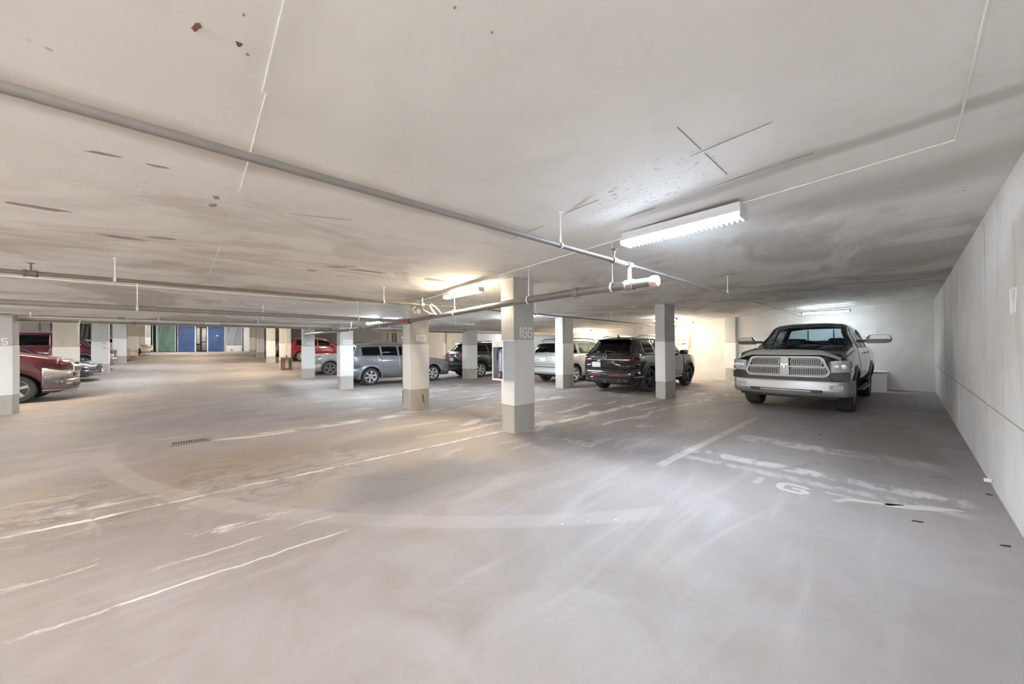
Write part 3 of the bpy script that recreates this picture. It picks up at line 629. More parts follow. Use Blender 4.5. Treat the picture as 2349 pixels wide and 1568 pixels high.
def pchip(tab, x):
    if x <= tab[0][0]: return tab[0][1]
    if x >= tab[-1][0]: return tab[-1][1]
    n = len(tab)
    h = [tab[i + 1][0] - tab[i][0] for i in range(n - 1)]; d = [(tab[i + 1][1] - tab[i][1]) / h[i] for i in range(n - 1)]
    def slope(i):
        if i == 0: return d[0]
        if i == n - 1: return d[-1]
        if d[i - 1] * d[i] <= 0: return 0.0
        w1, w2 = 2 * h[i] + h[i - 1], h[i] + 2 * h[i - 1]
        return (w1 + w2) / (w1 / d[i - 1] + w2 / d[i])
    for i in range(n - 1):
        if x <= tab[i + 1][0]:
            t = (x - tab[i][0]) / h[i]; a, b = slope(i), slope(i + 1)
            return ((1 + 2 * t) * (1 - t) ** 2 * tab[i][1] + t * (1 - t) ** 2 * h[i] * a + t * t * (3 - 2 * t) * tab[i + 1][1] + t * t * (t - 1) * h[i] * b)

def add_wheel(car, x, y, side, r, w, rim, mt, spokes, style='five', rimr=.66):
    """tyre is a part of the car, rim / hub are its sub-parts"""
    bm = B(); s = side
    R, rr = r, r * rimr
    add_lathe(bm, [(rr, -w * .42), (rr + .02, -w * .5), (R * .93, -w * .5), (R * .985, -w * .40), (R, -w * .2), (R, w * .2), (R * .985, w * .40), (R * .93, w * .5), (rr + .02, w * .5), (rr, w * .42)], 40, closed=True)
    t = obj('tyre', bm, mt, car, 35, (x, y, r))
    bm = B(); o = s * w * .36
    add_lathe(bm, [(rr, -w * .42), (rr * .96, -w * .38), (rr * .93, s * w * .1), (rr * .93, o), (rr * .99, s * w * .45), (rr + .006, s * w * .44)], 36)
    n = spokes
    for k in range(n):
        a = 2 * pi * k / n + .3
        if style == 'twin': offs = (-.16, .16)
        else: offs = (0,)
        for q in offs:
            aa = a + q; wd = rr * (.30 if style == 'five' else (.22 if style == 'six' else (.11 if style == 'twin' else .10)))
            c = Vector((cos(aa) * rr * .56, o * .92, sin(aa) * rr * .56))
            M = Matrix.Rotation(-aa, 3, 'Y')
            w0, w1 = wd * .75, wd * 1.1
            P = [(-rr * .44, -w0 / 2), (rr * .44, -w1 / 2), (rr * .44, w1 / 2), (-rr * .44, w0 / 2)]
            add_prism(bm, P, -.02, .02, lambda u, v, d, M=M, c=c, s=s: c + M @ Vector((u, d, v)) + Vector((0, -s * .03 * (1 - abs(u) / rr), 0)))
    add_cyl(bm, (0, o * .5, 0), (0, o * 1.0, 0), rr * .24, 20)
    obj('rim', bm, rim, t, 40)
    bm = B(); add_cyl(bm, (0, 0, 0), (0, s * w * .12, 0), rr * .9, 24); add_cyl(bm, (0, o, 0), (0, o * 1.12, 0), rr * .10, 16)
    obj('brake_disc', bm, M_HUB, t, 40)
    return t

def make_car(name, label, loc, heading, S):
    """heading: angle of the driving direction; S: measurements, u = metres behind the nose"""
    L, W = S['L'], S['W']; hwid = W / 2
    car = thing(name, label, S.get('cat', 'car'), loc, heading, S.get('group'))
    X = lambda u: L / 2 - u
    paint = S['paint']; lower = S.get('lower', paint); inner = M_DARK
    wf, wr, r = S['wf'], S['wr'], S['r']; ar = S.get('arch', r + .065); sill = S['sill']
    wins, ws, rw = S['wins'], S['ws'], S['rw']
    doors = S.get('doors', []); hood = S.get('hood', (.12, ws[0])); tg = S.get('tg', rw[0])
    fb, rb = S.get('fb', .38), S.get('rb', .38)
    # stations
    us = set([0, .04, .12, L - .12, L - .04, L, ws[0], ws[1], rw[0], rw[1], hood[0], hood[1], fb, L - rb])
    for a, b in wins + doors: us |= {a, b}
    for c in (wf, wr):
        us |= {c - ar, c - ar + .002, c + ar, c + ar - .002}
        for k in range(1, 12): us.add(c - ar * cos(pi * k / 12))
    for tb in ('top', 'belt'):
        for a, b in S[tb]: us.add(a)
    g = 0
    while g < L: us.add(round(g, 3)); g += .16
    us = sorted(u for u in us if 0 <= u <= L); q = []
    for u in us:
        if not q or u - q[-1] > .0015: q.append(u)
    us = q
    def zb(u):
        z = pchip(S['bot'], u) if 'bot' in S else sill
        for c in (wf, wr):
            d = abs(u - c)
            if d < ar - 1e-4: z = max(z, r + sqrt(max(0, ar * ar - d * d)) * S.get('archk', 1.0))
        return z
    top = lambda u: pchip(S['top'], u); belt = lambda u: min(pchip(S['belt'], u), top(u) - .004)
    plan = lambda u: pchip(S['plan'], u) * hwid
    roofw = lambda u: pchip(S['roofw'], u) * hwid
    # in the glasshouse 'g' goes from 0 (hood) to 1 (full roof height)
    def ghf(u): return max(0.0, min(1.0, (top(u) - belt(u) - S.get('hoodrise', .06)) / .3))
    def side_y(u, z):
        b = belt(u); f = (z - sill) / max(.05, b - sill); f = max(-.3, min(1.0, f))
        bulge = 1 - .07 * max(0, .45 - f) ** 2 / .2 - .045 * max(0, f - .55) ** 2 / .2
        return plan(u) * bulge
    K = 11
    def ring(u):
        b = belt(u); z0 = min(zb(u), b - .03); t = top(u); P = []
        for f in (0, .27, .5, .75, 1.0):
            z = z0 + (b - z0) * f; P.append((side_y(u, z), z))
        P[0] = (P[0][0] - .015, P[0][1])
        yb = P[4][0]; e = t - (.055 + .03 * ghf(u)) * (1 if ghf(u) > .2 else .55); e = max(e, b + .002)
        ye = yb * .93 + (min(roofw(u), yb * .97) - yb * .93) * ghf(u)
        for f in (.07, .90, 1.0):
            z = b + (e - b) * f; y = yb * .985 + (ye - yb * .985) * f + (.03 * sin(pi * f) * ghf(u)); P.append((y, z))
        P.append((ye * .88, e + (t - e) * .5)); P.append((ye * .5, e + (t - e) * .92)); P.append((0.0, t))
        return P
    rings = [ring(u) for u in us]
    bow_f, bow_r = S.get('bow_f', .10), S.get('bow_r', .05)
    regs = {}
    def put(name, pts): regs.setdefault(name, []).append(pts)
    def rin(um, rs): return any(a < um < b for a, b in rs)
    hd = S.get('head'); tl = S.get('tail')
    for i in range(len(us) - 1):
        um = (us[i] + us[i + 1]) / 2
        for k in range(K - 1):
            for s in (1, -1):
                sd = 'l' if s > 0 else 'r'
                a, b = rings[i], rings[i + 1]; x0, x1 = X(us[i]), X(us[i + 1])
                f = [(x0, s * a[k][0], a[k][1]), (x1, s * b[k][0], b[k][1]), (x1, s * b[k + 1][0], b[k + 1][1]), (x0, s * a[k + 1][0], a[k + 1][1])]
                if s < 0: f = f[::-1]
                n = 'body'
                if k == 5 and rin(um, wins): n = 'side_window_%d_%s' % ([j for j, w in enumerate(wins) if w[0] < um < w[1]][0], sd)
                elif k in (8, 9) and ws[0] < um < ws[1]: n = 'windshield'
                elif k in (8, 9) and rw[0] < um < rw[1]: n = 'rear_window'
                elif k < 5 and rin(um, doors): n = 'door_%d_%s' % ([j for j, w in enumerate(doors) if w[0] < um < w[1]][0], sd)
                elif hd and k in hd['ks'] and um < hd['u']: n = 'headlight_' + sd
                elif tl and k in tl['ks'] and um > L - tl['u']: n = 'taillight_' + sd
                elif k <= S.get('kfb', 1) and um < fb: n = 'front_bumper'
                elif k <= S.get('krb', 1) and um > L - rb: n = 'rear_bumper'
                elif k >= 5 and hood[0] < um < hood[1]: n = 'hood'
                elif k >= 8 and um > tg: n = 'tailgate'
                put(n, f)
    ts = [-1, -.86, -.72, -.56, -.3, 0, .3, .56, .72, .86, 1]
    for end in (0, 1):
        R = rings[0] if end == 0 else rings[-1]; xe = X(us[0]) if end == 0 else X(us[-1]); bw = bow_f if end == 0 else -bow_r
        def pt(k, t):
            y, z = R[k]; return (xe + bw * (1 - t * t) * (1 if k < 8 else (.6 if k == 8 else .3 if k == 9 else 0)), y * t, z)
        for k in range(K - 1):
            for t0, t1 in zip(ts, ts[1:]):
                tm = (t0 + t1) / 2; sd = 'l' if tm > 0 else 'r'
                f = [pt(k, t0), pt(k, t1), pt(k + 1, t1), pt(k + 1, t0)]
                if end == 1: f = f[::-1]
                n = 'body'
                if end == 0:
                    if hd and k in hd['ks'] and abs(tm) > hd['t']: n = 'headlight_' + sd
                    elif S.get('grille') and k in S['grille']['ks'] and abs(tm) < S['grille']['t']: n = 'grille'
                    elif k <= S.get('kfb', 1): n = 'front_bumper'
                else:
                    if tl and k in tl['ks'] and abs(tm) > tl['t']: n = 'taillight_' + sd
                    elif k <= S.get('krb', 1): n = 'rear_bumper'
                    else: n = 'tailgate'
                put(n, f)
    names = {}
    for n, fs in regs.items():
        bm = B(); vd = {}
        def gv(p):
            key = (round(p[0], 4), round(p[1], 4), round(p[2], 4))
            if key not in vd: vd[key] = bm.verts.new(p)
            return vd[key]
        for f in fs:
            vs = []
            for p in f:
                v = gv(p)
                if v not in vs: vs.append(v)
            if len(vs) >= 3:
                try: bm.faces.new(vs)
                except ValueError: pass
        base = n.split('_')[0]
        if n.startswith('side_window'): pn, m = 'side_window', S.get('glass_side', G_MID)
        elif n == 'windshield': pn, m = 'windshield', S.get('glass_front', G_LIGHT)
        elif n == 'rear_window': pn, m = 'rear_window', S.get('glass_rear', G_MID)
        elif n.startswith('door'): pn, m = 'door', paint
        elif n.startswith('headlight'): pn, m = 'headlight', M_LENS
        elif n.startswith('taillight'): pn, m = 'taillight', S.get('tail_mat', M_RED)
        elif n == 'front_bumper': pn, m = n, S.get('fbm', lower)
        elif n == 'rear_bumper': pn, m = n, S.get('rbm', lower)
        elif n == 'grille': pn, m = n, S.get('grm', M_TRIM)
        else: pn, m = n, paint
        if pn in ('hood', 'door', 'tailgate', 'front_bumper', 'rear_bumper') and len(bm.faces) > 1:
            r_ = bmesh.ops.inset_region(bm, faces=bm.faces[:], thickness=.006, use_boundary=True, use_even_offset=True)
            bmesh.ops.delete(bm, geom=r_['faces'], context='FACES')
        me = bpy.data.meshes.new(pn); bm.to_mesh(me); bm.free(); me.materials.append(m); me.materials.append(inner)
        me.polygons.foreach_set('use_smooth', [True] * len(me.polygons)); me.set_sharp_from_angle(angle=radians(38))
        o = bpy.data.objects.new(pn, me); COL.objects.link(o); o.parent = car
        md = o.modifiers.new('thickness', 'SOLIDIFY'); md.thickness = .008 if 'wind' in pn else .02; md.offset = -1
        if 'wind' not in pn: md.material_offset = 1; md.material_offset_rim = 1
        names.setdefault(pn, []).append(o)
    # underbody and wheel housings
    bm = B(); add_box(bm, (0, 0, sill + .09), (L - .5, W - .62, .2)); add_box(bm, (X((wf + wr) / 2), 0, sill + .10), (wr - wf - 2 * ar - .04, W - .2, .14))
    for c in (wf, wr): add_box(bm, (X(c), 0, r + .12), (2 * ar, W - .66, .4))
    obj('underbody', bm, M_DARK, car)
    # arch liners
    for c in (wf, wr):
        for s in (1, -1):
            bm = B(); n = 14; A = []; Bq = []
            for k in range(n + 1):
                a = pi * k / n; x, z = X(c) + (ar - .004) * cos(a), r + (ar - .004) * sin(a) * S.get('archk', 1.0)
                A.append(bm.verts.new((x, s * (plan(c) - .05), z))); Bq.append(bm.verts.new((x, s * (hwid - .34), z)))
            for k in range(n): bm.faces.new((A[k], A[k + 1], Bq[k + 1], Bq[k]))
            bm.faces.new(Bq)
            obj('wheel_arch_liner', bm, M_DARK, car)
            if S.get('flare'):
                bm = B(); n = 20; fw = S.get('flarew', .07)
                a0, a1 = radians(-18), radians(198); rows = []
                for k in range(n + 1):
                    a = a0 + (a1 - a0) * k / n; row = []
                    for rr, dy in ((ar - .01, -.03), (ar - .01, .028), (ar + fw * .5, .022), (ar + fw, .004), (ar + fw, -.03)):
                        x, z = c - rr * cos(a) * 1.0, r + rr * sin(a) * (S.get('archk', 1.0) if sin(a) > 0 else 1)
                        z = max(z, sill - .01)
                        row.append(bm.verts.new((X(x), s * (side_y(x, z) + dy), z)))
                    rows.append(row)
                for p, q2 in zip(rows, rows[1:]):
                    for j in range(5): bm.faces.new((p[j], p[(j + 1) % 5], q2[(j + 1) % 5], q2[j]))
                obj('wheel_arch_flare', bm, S['flare'], car, 40)
    tw = S.get('tw', .235); track = S.get('track', hwid - tw / 2 - .035)
    for c in (wf, wr):
        for s in (1, -1): add_wheel(car, X(c), s * track, s, r, tw, S['rim'], S.get('tyre', M_TYRE), S.get('spokes', 5), S.get('rstyle', 'five'), S.get('rimr', .66))
    # cabin: dashboard, seats, wheel
    if S.get('cabin', True):
        sm = S.get('seat', M_SEAT); fl = sill + .2; cb = pchip(S['belt'], (ws[1] + rw[0]) / 2)
        bm = B(); add_box(bm, (X((ws[0] + ws[1]) / 2 + .12), 0, cb - .06), (.45, W * .78, .22), .05); obj('dashboard', bm, M_SEAT, car)
        bm = B(); add_lathe(bm, [(.19 + .014 * cos(a * pi / 4), .014 * sin(a * pi / 4)) for a in range(9)], 20, axis='Z')
        bmesh.ops.rotate(bm, verts=bm.verts, matrix=Matrix.Rotation(radians(-65), 3, 'Y')); bmesh.ops.translate(bm, verts=bm.verts, vec=(X(ws[1] + .12), W * .2, cb + .02)); obj('steering_wheel', bm, M_SEAT, car, 40)
        for row, u in enumerate(S.get('seats', (ws[1] + .65, ws[1] + 1.55))):
            for y in (-.22 * W, .22 * W):
                bm = B(); add_box(bm, (X(u), y, cb - .22), (.16, W * .28, .62), .05, rot=Matrix.Rotation(radians(-12), 3, 'Y'))
                add_box(bm, (X(u) + .22, y, cb - .5), (.5, W * .28, .18), .05)
                so = obj('seat', bm, sm, car)
                bm = B(); add_box(bm, (X(u) - .09, y, cb + .19), (.1, W * .15, .17), .04); obj('headrest', bm, sm, so)
    # mirrors
    if S.get('mirror', True):
        mu = S.get('mu', ws[0] + (ws[1] - ws[0]) * .35 + .15); mz = belt(mu) + .06
        ms = S.get('msz', (.16, .24, .16))
        for s in (1, -1):
            bm = B(); y0 = side_y(mu, belt(mu)) * s
            add_box(bm, (X(mu), y0 + s * (.05 + ms[1] / 2), mz), ms, .04, seg=3); mo = obj('mirror', bm, S.get('mirm', paint), car, 50)
            bm = B(); add_box(bm, (X(mu), y0 + s * .02, mz - .03), (.09, .16, .05), .01); obj('mirror_arm', bm, M_TRIM, mo)
    # door handles
    for (a, b) in doors:
        for s in (1, -1):
            u = b - .16; z = belt(u) - .09; y = side_y(u, z)
            bm = B(); add_box(bm, (X(u), s * (y + .018), z), (.19, .022, .034), .008); obj('door_handle', bm, S.get('handm', paint), car, 50)
    # window surround
    if S.get('chrome_line'):
        for s in (1, -1):
            bm = B(); a, b = wins[0][0], wins[-1][1]
            pts = [(X(u), s * (side_y(u, belt(u)) * .985 + .012), belt(u) + .02) for u in [a + (b - a) * k / 14 for k in range(15)]]
            add_tube(bm, pts, .009, 6); obj('window_trim', bm, M_CHROME, car, 40)
    # roof rails
    if S.get('rails'):
        a, b = S['rails']
        for s in (1, -1):
            yy = lambda u: s * (min(roofw(u), 9) - .07)
            bm = B(); pts = []
            for k in range(13):
                u = a + (b - a) * k / 12; pts.append((X(u), yy(u), top(u) - .02 + S.get('railh', .06) * (min(1, min(k, 12 - k) * 1.0) if S.get('railh', .06) else 1)))
            add_tube(bm, pts, .018, 8); obj('roof_rail', bm, S.get('railm', M_TRIM), car, 40)
            for k in (1, 6, 11):
                pass
    if S.get('antenna'):
        bm = B(); u = S['antenna']; add_prism(bm, [(0, 0), (.14, 0), (.02, .07)], -.02, .02, lambda p, q, d: (X(u) - .14 + p, d, top(u) - .005 + q)); obj('antenna_fin', bm, paint, car)
    if S.get('spoiler'):
        u = rw[0]; bm = B(); add_box(bm, (X(u) - .06, 0, top(u) - .035), (.22, roofw(u) * 1.7, .03), .01, rot=Matrix.Rotation(radians(8), 3, 'Y')); obj('spoiler', bm, paint, car, 40)
    car['_'] = 0; del car['_']
    info = dict(car=car, X=X, side_y=side_y, top=top, belt=belt, L=L, W=W, bow_f=bow_f, bow_r=bow_r, rings=rings, zb=zb, plan=plan, roofw=roofw)
    return info
def rear_x(I, y, z, lift=.0):
    """x of the rear cap surface at half width fraction"""
    R = I['rings'][-1]; w = R[2][0]; t = max(-1, min(1, y / w)); return I['X'](I['L']) - I['bow_r'] * (1 - t * t) - lift
def front_x(I, y, lift=0):
    R = I['rings'][0]; w = R[2][0]; t = max(-1, min(1, y / w)); return I['X'](0) + I['bow_f'] * (1 - t * t) + lift
def strip_rear(I, nm, y0, y1, z0, z1, m, d=.012, n=10, lab=None):
    bm = B(); rows = []
    for k in range(n + 1):
        y = y0 + (y1 - y0) * k / n; x = rear_x(I, y, z0)
        rows.append([bm.verts.new(p) for p in ((x + .01, y, z0), (x - d, y, z0 + .2 * (z1 - z0)), (x - d, y, z1 - .2 * (z1 - z0)), (x + .01, y, z1))])
    for p, q in zip(rows, rows[1:]):
        for j in range(4): bm.faces.new((p[j], p[(j + 1) % 4], q[(j + 1) % 4], q[j]))
    bm.faces.new(rows[0]); bm.faces.new(rows[-1]); o = obj(nm, bm, m, I['car'], 40)
    if lab: o['label'] = lab
    return o
def strip_front(I, nm, y0, y1, z0, z1, m, d=.012, n=10, lab=None):
    bm = B(); rows = []
    for k in range(n + 1):
        y = y0 + (y1 - y0) * k / n; x = front_x(I, y)
        rows.append([bm.verts.new(p) for p in ((x - .01, y, z0), (x + d, y, z0 + .2 * (z1 - z0)), (x + d, y, z1 - .2 * (z1 - z0)), (x - .01, y, z1))])
    for p, q in zip(rows, rows[1:]):
        for j in range(4): bm.faces.new((p[j], p[(j + 1) % 4], q[(j + 1) % 4], q[j]))
    bm.faces.new(rows[0]); bm.faces.new(rows[-1]); o = obj(nm, bm, m, I['car'], 40)
    if lab: o['label'] = lab
    return o
def strip_side(I, nm, s, u0, u1, z0, z1, m, d=.014, n=12, lab=None):
    bm = B(); rows = []
    for k in range(n + 1):
        u = u0 + (u1 - u0) * k / n
        rows.append([bm.verts.new((I['X'](u), s * (I['side_y'](u, z) + q), z)) for z, q in ((z0, -.01), (z0 + .2 * (z1 - z0), d), (z1 - .2 * (z1 - z0), d), (z1, -.01))])
    for p, q in zip(rows, rows[1:]):
        for j in range(4): bm.faces.new((p[j], p[(j + 1) % 4], q[(j + 1) % 4], q[j]))
    bm.faces.new(rows[0]); bm.faces.new(rows[-1]); o = obj(nm, bm, m, I['car'], 40)
    if lab: o['label'] = lab
    return o
def plate(I, z, y=0, rear=True, w=.31, h=.155):
    bm = B(); x = (rear_x(I, 0, z) - .018) if rear else front_x(I, 0) + .018
    add_box(bm, (x, y, z), (.012, w, h), .004); o = obj('number_plate', bm, M_PLATE, I['car']); return o

def paint_mat(n, col, rough=.22, metal=0.0): return mat(n, col, rough, metal, coat=.9, var=.04, scale=3)
P_BLACK = paint_mat('black_paint', (.012, .012, .014), .15)
P_NAVY = paint_mat('blue_black_paint', (.020, .024, .038), .18)
P_GREY = paint_mat('grey_metallic_paint', (.24, .25, .28), .32, .25)
P_WHITE = paint_mat('silver_white_paint', (.62, .625, .60), .3, .1)
P_SILV = paint_mat('silver_paint', (.56, .56, .53), .32, .2)
P_RED = paint_mat('bright_red_paint', (.20, .006, .014), .2)
P_MAROON = paint_mat('maroon_paint', (.085, .005, .014), .2)
P_TAN = paint_mat('pewter_paint', (.15, .125, .145), .3, .3)
P_REDP = paint_mat('van_red_paint', (.13, .005, .018), .22)
P_DKS = paint_mat('plum_dark_paint', (.035, .028, .042), .18)
P_BEIGE = paint_mat('beige_paint', (.50, .44, .34), .3, .2)
P_WH = paint_mat('white_paint', (.80, .79, .76), .3)
P_GRAY2 = paint_mat('mid_grey_paint', (.20, .20, .22), .25, .3)

PLAN = lambda L: [(0, .74), (.05, .82), (.14, .89), (.35, .955), (.8, 1.0), (L - 1.0, 1.0), (L - .35, .975), (L - .12, .93), (L, .86)]
def suv(L, H, hz, wbf, wbr, r, **k):
    """generic sport utility proportions; hz = (nose z, hood rear z, belt front, belt rear)"""
    n, h, b0, b1 = hz; wsb, wst = k.pop('wsb', L * .245), k.pop('wst', L * .40); rwt, rwb = k.pop('rwt', L - .42), k.pop('rwb', L - .10)
    S = dict(L=L, wf=wbf, wr=wbr, r=r, sill=k.pop('sill', .26),
        bot=[(0, .30), (.1, .24), (.5, .24), (L - .6, .25), (L - .12, .30), (L, .36)],
        top=[(0, n), (.06, n + .06), (.25, n + .13), (wsb - .03, h), (wsb, h + .01), (wst, H - .05), (wst + .25, H - .01), ((wst + rwt) / 2, H), (rwt - .3, H - .025), (rwt, H - .07), (rwb, b1 + .03), (L, b1 - .05)],
        belt=[(0, n - .06), (.25, n + .04), (wsb, b0), (rwt, b1), (rwb, b1), (L, b1 - .09)],
        roofw=[(0, .9), (wsb, .86), (wst, .74), (rwt, .72), (L, .80)], ws=(wsb + .03, wst), rw=(rwt + .04, rwb - .02), plan=PLAN(L))
    S.update(k); return S

# --- black three-row SUV, rear towards the camera
S = suv(4.85, 1.74, (.98, 1.16, 1.14, 1.18), .92, 3.82, .385, W=1.86, paint=P_BLACK, wsb=1.18, wst=1.95, rwt=4.3, rwb=4.72,
    wins=[(1.72, 2.52), (2.60, 3.38), (3.46, 4.10)], doors=[(1.42, 2.55), (2.57, 3.42)], rim=M_ALLOYB, spokes=5, rstyle='twin', flare=M_TRIM, flarew=.06, rails=(1.9, 4.1), railm=M_CHROMED, railh=.05,
    glass_side=G_DARK, glass_rear=G_DARK, antenna=4.05, spoiler=True, chrome_line=True, tail=dict(ks=(3,), t=.58, u=.5), head=dict(ks=(3,), t=.6, u=.4), mirm=P_BLACK, seats=(2.6, 3.4), tail_mat=mat('smoked_tail_lens', (.045, .006, .01), .08, coat=1), mu=1.7)
I = make_car('suv', 'glossy black three-row SUV seen from behind, parked beside the second nearest column', (-6.19, 11.88, 0), radians(90.5), S)
strip_rear(I, 'chrome_strip', -.78, .78, 1.0, 1.03, M_CHROME, .02); strip_rear(I, 'reflector_bar', -.1, -.66, .52, .55, mat('red_reflector', (.5, .03, .05), .25), .016)
strip_rear(I, 'reflector_bar', .66, .2, .52, .55, mat('red_reflector', (.5, .03, .05), .25), .012)
plate(I, .86, .32)
bm = B(); cx = rear_x(I, .2, 1) - .02
add_lathe(bm, [(.062, 0), (.074, 0), (.074, -.012), (.062, -.012)], 24, closed=True)
for s in (-1, 1):
    add_prism(bm, [(s * .006, -.004), (s * .028, .058), (s * .040, .052), (s * .0, -.02)], -.004, .004, lambda a, b, d: (a, d, b))
    add_prism(bm, [(s * .058, .02), (s * .030, -.055), (s * .018, -.05), (s * .048, .034)], -.004, .004, lambda a, b, d: (a, d, b))
    add_prism(bm, [(s * .0, .005), (s * .026, -.055), (s * .018, -.055), (s * .0, -.01)], -.004, .004, lambda a, b, d: (a, d, b))
bmesh.ops.rotate(bm, verts=bm.verts, matrix=Matrix.Rotation(-pi / 2, 3, 'Z')); bmesh.ops.translate(bm, verts=bm.verts, vec=(cx, 0, 1.10)); obj('emblem', bm, M_CHROME, I['car'])
for s in (-1, 1):
    bm = B(); y = s * .58; x = rear_x(I, y, .4) - .02
    add_lathe(bm, [(1, 0), (1.12, 0), (1.12, -.03), (1, -.03)], 20, closed=True); bmesh.ops.scale(bm, verts=bm.verts, vec=(.12, 1, .034)); bmesh.ops.rotate(bm, verts=bm.verts, matrix=Matrix.Rotation(-pi / 2, 3, 'Z')); bmesh.ops.translate(bm, verts=bm.verts, vec=(x, y, .40)); obj('exhaust_trim', bm, M_CHROME, I['car'], 40)
bm = B(); add_box(bm, (rear_x(I, 0, .4) + .0, 0, .36), (.08, .1, .08), .005); obj('tow_receiver', bm, M_TRIM, I['car'])
strip_rear(I, 'diffuser', -.5, .5, .30, .46, M_DARK, .01)
strip_side(I, 'sill_trim', -1, 1.5, 3.3, .36, .39, M_CHROME); strip_side(I, 'sill_trim', 1, 1.5, 3.3, .36, .39, M_CHROME); strip_side(I, 'bumper_trim', -1, 4.3, 4.72, .49, .52, M_CHROME)
bm = B(); add_box(bm, (I['X'](4.70), -.05, 1.26), (.02, .34, .015), rot=Matrix.Rotation(.15, 3, 'X')); add_cyl(bm, (I['X'](4.68), .12, 1.235), (I['X'](4.72), .12, 1.235), .02, 10); obj('rear_wiper', bm, M_TRIM, I['car'])

# --- silver-white SUV
S = suv(4.42, 1.70, (.98, 1.10, 1.10, 1.14), .85, 3.50, .345, W=1.76, paint=P_WHITE, wsb=1.12, wst=1.82, rwt=4.10, rwb=4.28,
    wins=[(1.62, 2.34), (2.42, 3.16), (3.30, 3.92)], doors=[(1.36, 2.38), (2.40, 3.24)], rim=M_ALLOY, spokes=5, rails=(1.8, 3.9), railm=M_TRIM, railh=.07, glass_side=G_LIGHT, glass_rear=G_DARK,
    tail=dict(ks=(3, 4), t=.84, u=.1), head=dict(ks=(3,), t=.55, u=.4), seat=M_SEATT, handm=P_WHITE)
I = make_car('suv', 'silver-white SUV behind a column, left of the black SUV', (-9.62, 12.58, 0), radians(90), S)
plate(I, .93, .0); strip_rear(I, 'bumper_step', -.6, .6, .62, .66, M_TRIM, .012)
strip_rear(I, 'plate_surround', -.26, .26, 1.03, 1.06, M_CHROMED, .02)
strip_rear(I, 'bumper_cover', -.74, .74, .40, .60, P_WHITE, .05)
bm = B(); add_box(bm, (I['X'](4.3), .05, 1.20), (.02, .36, .012), rot=Matrix.Rotation(-.1, 3, 'X')); add_cyl(bm, (I['X'](4.26), 0, 1.18), (I['X'](4.32), 0, 1.18), .035, 12); obj('rear_wiper', bm, M_TRIMG, I['car'])

# --- blue-black SUV
S = suv(4.75, 1.70, (.95, 1.08, 1.10, 1.20), .92, 3.82, .355, W=1.86, paint=P_NAVY, wsb=1.15, wst=1.85, rwt=4.1, rwb=4.60,
    wins=[(1.66, 2.42), (2.50, 3.30), (3.38, 4.0)], doors=[(1.4, 2.46), (2.48, 3.34)], rim=M_ALLOY, spokes=6, rstyle='six', rails=(1.9, 4.0), railh=.05, glass_side=G_DARK, glass_rear=G_DARK, spoiler=True, chrome_line=True,
    tail=dict(ks=(3, 4), t=.56, u=.35), head=dict(ks=(3,), t=.55, u=.4), handm=M_CHROME)
I = make_car('suv', 'blue-black SUV partly hidden behind a column and the extinguisher cabinet', (-14.53, 11.75, 0), radians(90), S)
plate(I, .86, .12, w=.3, h=.15); strip_side(I, 'door_trim', -1, 1.5, 3.4, .50, .53, M_CHROME); strip_rear(I, 'chrome_strip', -.4, .4, .98, 1.01, M_CHROME, .016); strip_rear(I, 'bumper_cover', -.78, .78, .42, .66, P_NAVY, .05)

# --- grey SUV
S = suv(4.35, 1.62, (.80, 1.04, 1.05, 1.12), .92, 3.58, .335, W=1.76, paint=P_GREY, wsb=1.25, wst=1.95, rwt=4.02, rwb=4.22,
    wins=[(1.85, 2.42), (2.50, 3.12), (3.20, 3.88)], doors=[(1.5, 2.46), (2.48, 3.34)], rim=M_ALLOY, spokes=6, rstyle='six', rails=(1.95, 3.9), railh=.05, railm=M_TRIMG, glass_side=G_DARK, glass_rear=G_DARK, flare=P_GREY, flarew=.075,
    tail=dict(ks=(3, 4), t=.8, u=.1), head=dict(ks=(3,), t=.5, u=.42), handm=P_GREY, bow_f=.2)
I = make_car('suv', 'slate grey compact SUV seen from its right side, behind columns 159 and 163', (-14.58, 6.54, 0), radians(90), S)
strip_side(I, 'door_trim', -1, 1.5, 3.3, .50, .53, P_GREY, .02); strip_front(I, 'grille_panel', -.3, .3, .7, .84, M_TRIM); plate(I, .82)

# --- silver off-roader, nose towards the lane
S = suv(4.6, 1.72, (1.04, 1.16, 1.12, 1.15), .80, 3.49, .365, W=1.84, paint=P_SILV, wsb=1.45, wst=2.05, rwt=4.25, rwb=4.5,
    wins=[(1.95, 2.62), (2.70, 3.42), (3.5, 4.1)], doors=[(1.6, 2.66), (2.68, 3.5)], rim=M_ALLOYG, spokes=5, rails=(2.0, 4.2), glass_side=G_DARK, glass_rear=G_DARK, flare=M_TRIMG, flarew=.08, tyre=M_TYREG,
    head=dict(ks=(2, 3), t=.55, u=.38), tail=dict(ks=(3, 4), t=.8, u=.1), fbm=P_SILV, kfb=1)
I = make_car('off_roader', 'silver off-road car with its nose showing between columns 155 and 159', (-21.3, 7.0, 0), radians(-90), S)
strip_front(I, 'grille_panel', -.42, .42, .72, .98, M_TRIM); strip_side(I, 'corner_lamp', 1, .36, .44, .84, .9, M_AMBER)

